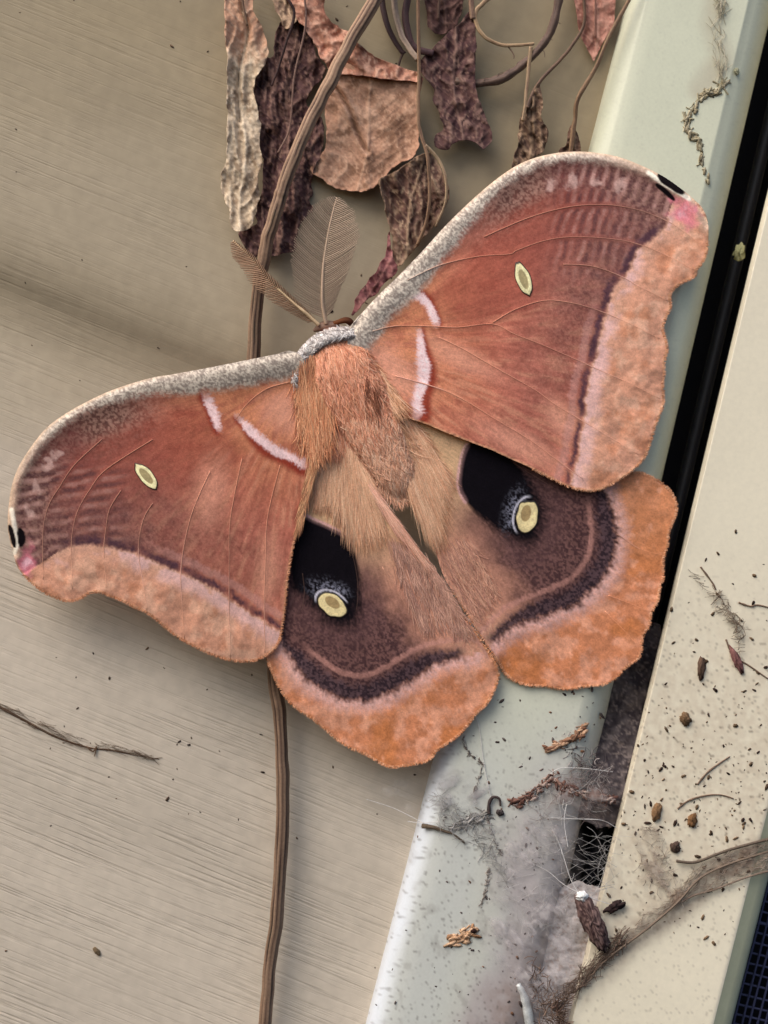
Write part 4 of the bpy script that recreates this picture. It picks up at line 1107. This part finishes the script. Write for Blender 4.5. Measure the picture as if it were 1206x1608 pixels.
scatter('dirt_specks', 260, (930, 820, 1206, 1500), cr_surf, 1.1, 4.0, [(84, 68, 54), (110, 90, 70), (60, 46, 40)], 'brown dirt specks spattered on the cream frame', 'dirt',
        lambda x, y: .1 + .9 * math.exp(-((y - 1250) / 150) ** 2) + .35 * math.exp(-((y - 950) / 70) ** 2), 7)

def lump(name, x, y, w, a, b, ang, h, col, label, cat, seed=3, rough=.15, col2=None, nu=16, nv=10):
    v, f = lump_geo(x, y, w, a, b, ang, h, seed, nu, nv, rough)
    c = np.tile(lin(col), (len(v), 1)) * (.75 + .5 * np.random.default_rng(seed).random(len(v)))[:, None]
    return mk(name, v, f, M_DIRT, None, c, label=label, cat=cat)

def twig(name, pts, w, r0, r1, col, label, cat, sides=7, knob=.5, seed=4):
    p, P3 = pxpath(pts, w, 6); n = len(P3)
    V, F = tube_geo(P3, np.linspace(r0, r1, n) * PXM * (1 + knob * (vn(np.arange(n) / 1.6, np.zeros(n), seed) - .5)), sides)
    c = np.tile(lin(col), (len(V), 1)) * (.7 + .6 * vn(np.repeat(np.arange(n), sides) / 1.5, np.tile(np.arange(sides), n) * 1.0, seed))[:, None]
    return mk(name, V, F, M_DIRT, None, c, label=label, cat=cat)

def crumble(name, pts, w, n, size, cols, label, cat, spread=3, seed=5, fib=.5):
    """scrap made of many small clinging flakes and fibres along a path"""
    p, _ = pxpath(pts, 0, 8); ww = np.interp(np.linspace(0, 1, len(p)), np.linspace(0, 1, len(w)), w) if np.ndim(w) else np.full(len(p), w)
    Rr = np.random.default_rng(seed); out = []
    for i in range(n):
        k = Rr.integers(len(p)); k2 = min(k + 1, len(p) - 1); t = p[k2] - p[max(k - 1, 0)]; th = math.degrees(math.atan2(t[1], t[0]))
        x = p[k, 0] + Rr.normal(0, spread); y = p[k, 1] + Rr.normal(0, spread); s = size * Rr.uniform(.4, 1.3)
        cc = lin(cols[Rr.integers(len(cols))]) * Rr.uniform(.75, 1.2)
        if Rr.random() < fib:
            L = s * Rr.uniform(3, 6); an = math.radians(th + Rr.normal(0, 35))
            q = np.array([(x + L * g * math.cos(an + .5 * g), y + L * g * math.sin(an + .5 * g)) for g in (-.5, 0, .5)])
            V, F = tube_geo(Pn(q[:, 0], q[:, 1], ww[k] + Rr.uniform(0, .3, 3)), s * .22 * PXM, 4, cap=False)
        else:
            V, F = lump_geo(x, y, ww[k] + Rr.uniform(-.05, .2), s * Rr.uniform(1, 2), s * .6, th + Rr.normal(0, 30), s * .05, int(Rr.integers(1e6)), 7, 4, .35)
        out.append((V, F, cc))
    v, f, cc = join(out)
    return mk(name, v, f, M_DIRT, None, cc, label=label, cat=cat)

def sw(x, y): return side_surf(x, y) + .12
# siding: dark twig with dust along it
tp = [(-30, 1092), (0, 1110), (40, 1132), (90, 1158), (140, 1174), (175, 1178), (215, 1186), (250, 1192)]
twig('twig', tp, [sw(x, y) - .1 for x, y in tp], 2.6, .8, (84, 64, 50), 'thin dark dry twig lying along the siding grain', 'twig')
twig('twig', [(136, 1172), (146, 1180), (152, 1172), (148, 1188)], sw(146, 1180) + .2, 1.4, .8, (96, 74, 58), 'tiny forked stub touching the dark twig on the siding', 'twig')
lump('dirt_crumb', 152, 1494, side_surf(152, 1494) + .1, 8, 4, 50, .35, (104, 88, 68), 'single larger tan dirt crumb on the siding', 'dirt', 9, .25)
# trim scraps
def tw(x, y, a=.15): return float(trim_w(x, y)) + a
mp = [(1139, 128), (1128, 142), (1118, 146), (1104, 150), (1090, 172), (1078, 192), (1084, 208), (1098, 222), (1102, 250), (1110, 288)]
crumble('mud_trail', mp, [tw(x, y, -.05) for x, y in mp], 150, 4.6, [(156, 146, 120), (170, 160, 136), (142, 130, 106)], 'crooked olive-brown mud trail stuck on the green trim above the moth', 'mud', 2.2, 12, .15)
lump('dirt_crumb', 1157, 112, tw(1157, 112), 6, 4, 80, .3, (142, 140, 116), 'olive crumb beside the mud trail on the green trim', 'dirt', 10, .2)
crumble('dry_flake', [(706, 1478), (724, 1472), (740, 1464)], tw(722, 1471, .1), 70, 5, [(170, 134, 104), (190, 156, 126), (146, 110, 82)], 'orange-brown dry flake on the green trim below the moth', 'flake', 4.0, 13, .08)
lump('dirt_crumb', 744, 1462, tw(744, 1462, .4), 5, 4, 0, .4, (52, 34, 30), 'dark crumb on the end of the orange-brown flake', 'dirt', 14, .2)
wsp = [(814, 1546), (822, 1562), (828, 1585), (834, 1625)]
twig('paint_sliver', wsp, [tw(x, y, .3) for x, y in wsp], 4, 9, (206, 208, 206), 'curled white paint sliver beside the dust wad on the green trim', 'flake', 8, .2)
cp = [(858, 1176), (872, 1172), (888, 1166), (902, 1160), (910, 1150), (918, 1142)]
crumble('husk_scrap', cp, [tw(x, y, .2) for x, y in cp], 80, 4.4, [(146, 110, 88), (176, 142, 116), (118, 84, 66)], 'bent brown husk scrap on the trim just below the moth', 'husk', 2.6, 5, .10)
cp = [(800, 1262), (824, 1254), (846, 1240), (868, 1222), (890, 1238), (910, 1246), (940, 1252), (962, 1256)]
crumble('husk_scrap', cp, [-2.5, -2.4, -2.3, -2.2, -2.2, -2.4, -2.6, -3], 190, 4.0, [(112, 82, 72), (138, 108, 96), (92, 64, 56), (160, 140, 130)], 'long reddish-brown stalk scrap hanging in the cobweb', 'husk', 3.4, 6, .25)
cp = [(664, 1297), (680, 1299), (698, 1305), (712, 1310), (730, 1324)]
twig('twig', cp, [tw(x, y, .2) for x, y in cp], 3.4, 1.0, (98, 84, 70), 'short dark twig on the bright edge of the green trim', 'twig', 8, .5, 7)
cp = [(768, 1278), (768, 1262), (774, 1252), (784, 1254), (786, 1266)]
twig('hooked_scrap', cp, [tw(x, y, .5) for x, y in cp], 3.2, 1.6, (66, 56, 54), 'black hooked insect scrap on the middle of the green trim', 'insect scrap', 7, .3)
lump('dirt_crumb', 785, 1276, tw(785, 1276, .2), 6, 5, 20, .5, (70, 62, 60), 'dark crumb beside the black hooked scrap', 'dirt', 16, .3)
cp = [(712, 1300), (730, 1292), (750, 1284), (766, 1276)]
crumble('dust_roll', cp, [tw(x, y, .05) for x, y in cp], 120, 3.8, [(140, 136, 130), (120, 116, 112), (158, 154, 150)], 'grey roll of dust on the green trim between the short twig and the hooked scrap', 'dust', 3.2, 9, .5)
# big seed husk hanging in the web
v, f = lump_geo(930, 1448, -1.6, 50, 16, 66, 1.2, 17, 40, 26, .05)
hn = fbm(v[:, 0] * 4000, v[:, 2] * 4000, 3, 3)[:, None]; v = v + (v - v.mean(0)) * (hn - .5) * .55
mk('seed_husk', v, f, M_DIRT, None, mix(np.tile(lin((58, 42, 42)), (len(v), 1)), lin((128, 104, 98)), ss(.35, .75, fbm(v[:, 0] * 9000, v[:, 2] * 9000, 8, 3))), label='dark brown oblong seed husk hanging in the cobweb', cat='husk')
lump('web_tuft', 914, 1408, -1.2, 10, 8, 20, .8, (228, 224, 220), 'small white silk tuft on top of the seed husk', 'silk', 18, .3)
lump('dead_insect', 966, 1424, -2.6, 15, 7, -28, .7, (52, 40, 40), 'small black dead insect beside the seed husk on the cream frame', 'insect', 19, .45)
# cream frame pellets
for x, y, a, b, ang, col, lab in ((1101, 1049, 17, 6, 96, (92, 72, 60), 'brown elongated dropping on the cream frame near the lower wing'),
                                  (1156, 1036, 21, 6, 66, (122, 84, 80), 'reddish-brown elongated pellet on the cream frame with a hair attached'),
                                  (1076, 1129, 10, 8, 60, (112, 88, 66), 'round brown dropping on the cream frame'),
                                  (1061, 1330, 8, 8, 40, (80, 64, 56), 'dark angular crumb above the cobweb on the cream frame'),
                                  (1032, 1276, 7, 14, 10, (124, 96, 70), 'tan curled crumb between the cobweb and the channel on the cream frame'),
                                  (1087, 1288, 7, 10, 10, (120, 88, 60), 'orange-tan crumb above the curved hair on the cream frame')):
    lump('dropping', x, y, W_CREAM + .2, a, b, ang, .5, col, lab, 'dropping', int(x), .34)
for pts, lab in (([(1064, 1270), (1080, 1258), (1104, 1250), (1130, 1248), (1152, 1254)], 'curved dark hair lying on the cream frame'),
                 ([(1095, 1232), (1110, 1214), (1128, 1200), (1146, 1188)], 'reddish straight hair lying on the cream frame'),
                 ([(1140, 1004), (1152, 1030), (1176, 1045), (1206, 1066)], 'long thin hair beside the reddish pellet on the cream frame'),
                 ([(1160, 946), (1178, 952), (1190, 950), (1215, 956)], 'kinked dark hair on the cream frame above the reddish pellet'),
                 ([(1100, 890), (1118, 914), (1124, 926)], 'short grey hair on the cream frame beside the lower moth wing')):
    twig('hair', pts, W_CREAM + .12, 1.5, 1.0, (112, 92, 78), lab, 'hair', 6, .6)
lump('leaf_scrap', 1161, 396, -9, 8, 13, 10, .6, (150, 148, 110), 'pale yellow-green scrap caught in the black channel', 'scrap', 23, .4)

# dust packed into the channel
def dust(pts, w0, cols, seed, lab):
    out = rag(pts, 5, seed); x, y, f = sheet(out, 2.6)
    w = w0(x, y) + 1.6 * (fbm(x / 34, y / 34, seed) - .5) + .5 * (fbm(x / 6, y / 6, seed + 1, 2) - .5)
    c = mix(np.tile(lin(cols[0]), (len(x), 1)), lin(cols[1]), ss(.35, .7, fbm(x / 11, y / 14, seed + 2)))
    c = mix(c, lin(cols[2]), ss(.58, .72, fbm(x / 4, y / 4, seed + 3, 2)) * .7)
    return mk('dust_wad', Pn(x, y, w), f, M_DIRT, None, c, label=lab, cat='dust', thick=.5)
dust([(985, 1000), (1040, 985), (1015, 1090), (985, 1220), (966, 1290), (950, 1300), (935, 1296), (905, 1285), (908, 1250), (930, 1190), (945, 1130), (962, 1060)],
     lambda x, y: -8.5 + 3.0 * ss(1100, 1260, y), [(58, 52, 56), (92, 84, 84), (128, 116, 112)], 101, 'grey-black dust packed in the channel beside the lower moth wing')
dust([(868, 1412), (905, 1385), (930, 1392), (956, 1402), (946, 1440), (936, 1480), (924, 1530), (912, 1580), (885, 1700), (795, 1700), (828, 1560), (852, 1470)],
     lambda x, y: -5.2 + 0 * x, [(172, 164, 162), (184, 176, 174), (140, 122, 114)], 107, 'mauve-grey dust wad bridging the channel under the seed husk')

# cobweb: silk threads and dusty fibres
web = empty('cobweb', Pn(1000, 1480, W_CREAM), 'dusty cobweb strung between the green trim and the cream frame', 'cobweb')
def thread(pts, w, r, col):
    p, P3 = pxpath(pts, w, 6)
    return (*tube_geo(P3, r * PXM, 5, cap=False), lin(col))
main = [([(900, 1560), (930, 1530), (959, 1501), (1014, 1460), (1063, 1418), (1098, 1380), (1139, 1359), (1181, 1345), (1230, 1330)], [-3, -2.4, -2.4, -2.2, -2.4, -2.6, -2.8], 1.9, (112, 96, 82)),
        ([(1062, 1352), (1091, 1354), (1124, 1342), (1150, 1333), (1206, 1318), (1240, 1312)], -2.6, 2.4, (92, 78, 66)),
        ([(1063, 1420), (1090, 1406), (1122, 1397), (1150, 1386), (1181, 1375), (1230, 1362)], -2.6, 1.5, (122, 104, 90)),
        ([(1206, 1318), (1230, 1310), (1260, 1300)], -3.5, 2.4, (92, 78, 66))]
for pts, w, r, col in main:
    v, f, c = thread(pts, w, r, col)[0], thread(pts, w, r, col)[1], None
    mk('thread', v, f, M_WEB, web, lin(col))
# matted translucent silk sheets
mw = bpy.data.materials.new('dusty_silk'); mw.use_nodes = True
n_ = mw.node_tree.nodes; l_ = mw.node_tree.links; bs = n_['Principled BSDF']; bs.inputs['Roughness'].default_value = .9; bs.inputs['Specular IOR Level'].default_value = .05
at_ = n_.new('ShaderNodeAttribute'); at_.attribute_name = 'Col'; l_.new(at_.outputs['Color'], bs.inputs['Base Color'])
al_ = n_.new('ShaderNodeAttribute'); al_.attribute_name = 'web'; sp_ = n_.new('ShaderNodeSeparateXYZ'); l_.new(al_.outputs['Vector'], sp_.inputs[0]); l_.new(sp_.outputs[0], bs.inputs['Alpha'])
def silk(pts, w0, col, col2, alpha, seed, along, rel=.5):
    out = rag(pts, 4, seed); x, y, f = sheet(out, 2.2)
    edge = pdist(x, y, out, True)[0]
    ca_, sa_ = math.cos(math.radians(along)), math.sin(math.radians(along))
    u = x * ca_ + y * sa_; v = -x * sa_ + y * ca_
    st_ = .5 * fbm(u / 40, v / 7.0, seed + 1, 3) + .5 * fbm(x / 17, y / 17, seed + 4); bl = fbm(x / 26, y / 26, seed + 2); fi = fbm(x / 5, y / 5, seed + 3, 2)
    al = np.clip(alpha * (.25 + 1.3 * ss(.38, .64, st_)) * (.35 + 1.2 * ss(.3, .7, bl)) * (.7 + .6 * fi), 0, .92) * ss(0, 16 if alpha > .4 else 48, edge)
    cc = mix(np.tile(lin(col), (len(x), 1)), lin(col2), ss(.4, .7, fi))
    wv = (w0(x, y) if callable(w0) else w0) + rel * (bl - .2) + .3 * (st_ - .5)
    return mk('silk_sheet', Pn(x, y, wv), f, mw, web, cc, attrs={'web': np.stack([al, al, al], -1)})
silk([(905, 1590), (935, 1525), (985, 1470), (1040, 1425), (1060, 1370), (1090, 1350), (1130, 1338), (1225, 1312), (1225, 1370), (1170, 1382), (1110, 1402), (1060, 1432), (1000, 1476), (950, 1524), (925, 1580)], W_CREAM + .35, (128, 108, 94), (158, 140, 124), .42, 201, -33)
silk([(985, 1300), (1020, 1292), (1045, 1310), (1042, 1350), (1062, 1390), (1055, 1420), (1010, 1440), (985, 1400), (1004, 1360)], W_CREAM + .3, (150, 134, 120), (176, 162, 148), .45, 207, 70)
silk([(770, 1300), (830, 1260), (900, 1270), (925, 1330), (915, 1400), (925, 1470), (900, 1560), (850, 1600), (790, 1560), (740, 1470), (750, 1380)], -2.15, (176, 168, 168), (190, 182, 180), .24, 211, 55)
silk([(835, 1250), (880, 1205), (930, 1190), (975, 1210), (968, 1290), (940, 1300), (890, 1285), (850, 1290)], -2.3, (168, 156, 152), (134, 112, 104), .40, 217, 10)
silk([(660, 1215), (700, 1190), (760, 1200), (800, 1250), (800, 1330), (740, 1330), (680, 1310)], -2.35, (176, 172, 172), (156, 150, 148), .30, 223, -30, .1)
silk([(560, 1230), (620, 1205), (668, 1190), (655, 1290), (610, 1275)], lambda x, y: -7.4 + 3.4 * ss(570, 660, x), (196, 190, 184), (180, 172, 166), .28, 227, 15, .2)
R = np.random.default_rng(31); parts = []
def fibres(n, A, B, w, l, r, cols, spread, curl=.5):
    A = cr(A, False, 6); B = cr(B, False, 6)
    for i in range(n):
        u = R.random(); t = R.random()
        a = np.array([np.interp(u, np.linspace(0, 1, len(A)), A[:, k]) for k in (0, 1)]); b = np.array([np.interp(u, np.linspace(0, 1, len(B)), B[:, k]) for k in (0, 1)])
        c = a + (b - a) * t
        tan = A[min(int(u * (len(A) - 1)) + 1, len(A) - 1)] - A[max(int(u * (len(A) - 1)) - 1, 0)]
        th = math.atan2(tan[1], tan[0]) + R.normal(0, spread); L = l * R.uniform(.4, 1.3); cv = R.normal(0, curl)
        pts = [c + L * s * np.array([math.cos(th + cv * s), math.sin(th + cv * s)]) for s in (-.5, -.2, .15, .5)]
        pts = np.array(pts)
        V, F = tube_geo(Pn(pts[:, 0], pts[:, 1], w + R.uniform(0, .9) + R.uniform(-.3, .3, 4)), r * R.uniform(.6, 1.3) * PXM, 3, cap=False)
        parts.append((V, F, lin(cols[R.integers(len(cols))]) * R.uniform(.8, 1.15)))
GB = [(150, 134, 120), (168, 152, 138), (124, 108, 94), (182, 168, 154)]
fibres(200, [(1000, 1446), (1063, 1400), (1098, 1362), (1150, 1336), (1206, 1320)], [(990, 1478), (1060, 1424), (1100, 1400), (1150, 1386), (1206, 1366)], W_CREAM + .05, 26, .36, GB, .45)
fibres(60, [(1010, 1300), (1030, 1300), (1040, 1340)], [(1000, 1390), (1040, 1400), (1075, 1400)], W_CREAM + .05, 24, .34, GB, 1.2)
fibres(260, [(880, 1590), (930, 1535), (985, 1480)], [(868, 1570), (915, 1520), (975, 1462)], -2.9, 26, .6, [(112, 90, 76), (136, 116, 102), (92, 72, 60)], .5)
fibres(260, [(830, 1500), (860, 1540), (880, 1590)], [(850, 1640), (880, 1640), (890, 1610)], -2.6, 22, .6, [(104, 82, 68), (84, 62, 52), (130, 108, 94)], 1.3)
SG = [(178, 174, 172), (160, 154, 152), (192, 188, 184)]
fibres(90, [(846, 1280), (880, 1300), (930, 1296), (962, 1310)], [(840, 1360), (890, 1400), (925, 1400), (950, 1400)], -2.3, 50, .26, SG, 1.0, .5)
fibres(50, [(820, 1330), (850, 1390), (900, 1420)], [(780, 1420), (830, 1460), (890, 1500)], -2.45, 46, .24, SG, 1.2, .5)
fibres(70, [(840, 1230), (880, 1215), (940, 1210)], [(830, 1290), (890, 1290), (950, 1280)], -2.3, 40, .3, [(150, 140, 136), (128, 112, 108), (196, 192, 188)], .8, .8)
fibres(120, [(880, 1140), (920, 1170), (950, 1200)], [(900, 1240), (930, 1250), (960, 1250)], -3.2, 26, .5, [(120, 108, 106), (96, 84, 84), (160, 150, 146)], 1.2, .8)
fibres(130, [(680, 1240), (720, 1270), (770, 1290)], [(690, 1310), (760, 1340), (800, 1400)], W_TRIM + .05, 30, .4, [(150, 146, 142), (172, 168, 166), (120, 114, 110)], 1.0, .8)
fibres(90, [(1080, 890), (1130, 930), (1170, 980)], [(1130, 960), (1160, 990), (1160, 1040)], W_CREAM + .05, 20, .5, [(150, 134, 116), (128, 110, 94)], 1.0, .8)
fibres(60, [(1125, -10), (1120, 60), (1130, 120)], [(1140, -10), (1140, 60), (1145, 130)], W_TRIM + .02, 34, .5, [(164, 156, 132), (178, 168, 148)], .4, .5)
v, f, c = join(parts)
parts = []
fibres(110, [(0, 1104), (60, 1130), (120, 1156), (190, 1172), (230, 1184)], [(0, 1116), (60, 1146), (120, 1172), (190, 1182), (240, 1192)], side_surf(100, 1150) - .15, 30, .4, [(124, 106, 90), (104, 86, 72), (146, 130, 114)], .15, .3)
v2_, f2_, c2_ = join(parts)
mk('siding_dust', v2_, f2_, M_WEB, None, c2_, label='thin brown dust line gathered along the twig on the siding', cat='dust', kind='stuff')
mk('dust_fibres', v, f, M_WEB, web, c, kind='stuff')
for pts, w in (([(828, 1262), (868, 1212), (905, 1206), (962, 1212)], [-2.4, -2, -2.6]), ([(866, 1300), (880, 1330), (896, 1380), (912, 1408)], [-2.4, -1.4, -1.2]), ([(890, 1262), (886, 1290), (892, 1330)], -1.6),
               ([(862, 1284), (905, 1286), (945, 1288), (968, 1300)], [-2.2, -1.6, -2.8]), ([(826, 1352), (860, 1368), (890, 1392), (935, 1412), (975, 1425)], [-2.5, -2, -1.6, -3]),
               ([(640, 1290), (662, 1292), (690, 1290)], [-3.6, -2.6, -2.4]), ([(575, 1255), (620, 1270), (664, 1292)], [-8, -6, -2.9]), ([(745, 1080), (742, 1110), (752, 1140), (760, 1200), (772, 1258)], [-2.2, -2.3, -2.4])):
    q = thread(pts, w, .55, (206, 202, 198)); mk('thread', q[0], q[1], M_WEB, web, q[2])
for pts, lab in (([(726, 1148), (730, 1168), (738, 1184), (752, 1196), (758, 1200)], 'thin dark dirt streak on the trim starting at the lower moth wing'),
                 ([(757, 1204), (752, 1224), (746, 1240), (748, 1252)], 'short grey dirt streak above the dust roll on the trim'),
                 ([(765, 1280), (776, 1318), (786, 1340)], 'faint dirt streak running down from the hooked scrap on the trim'),
                 ([(768, 1365), (764, 1390), (757, 1422)], 'dark dirt streak above the orange-brown flake on the trim')):
    crumble('dirt_streak', pts, [tw(x, y, .0) for x, y in pts], 36, 2.2, [(124, 114, 106), (100, 90, 84), (146, 138, 130)], lab, 'dirt', 1.2, int(pts[0][0]), .5)
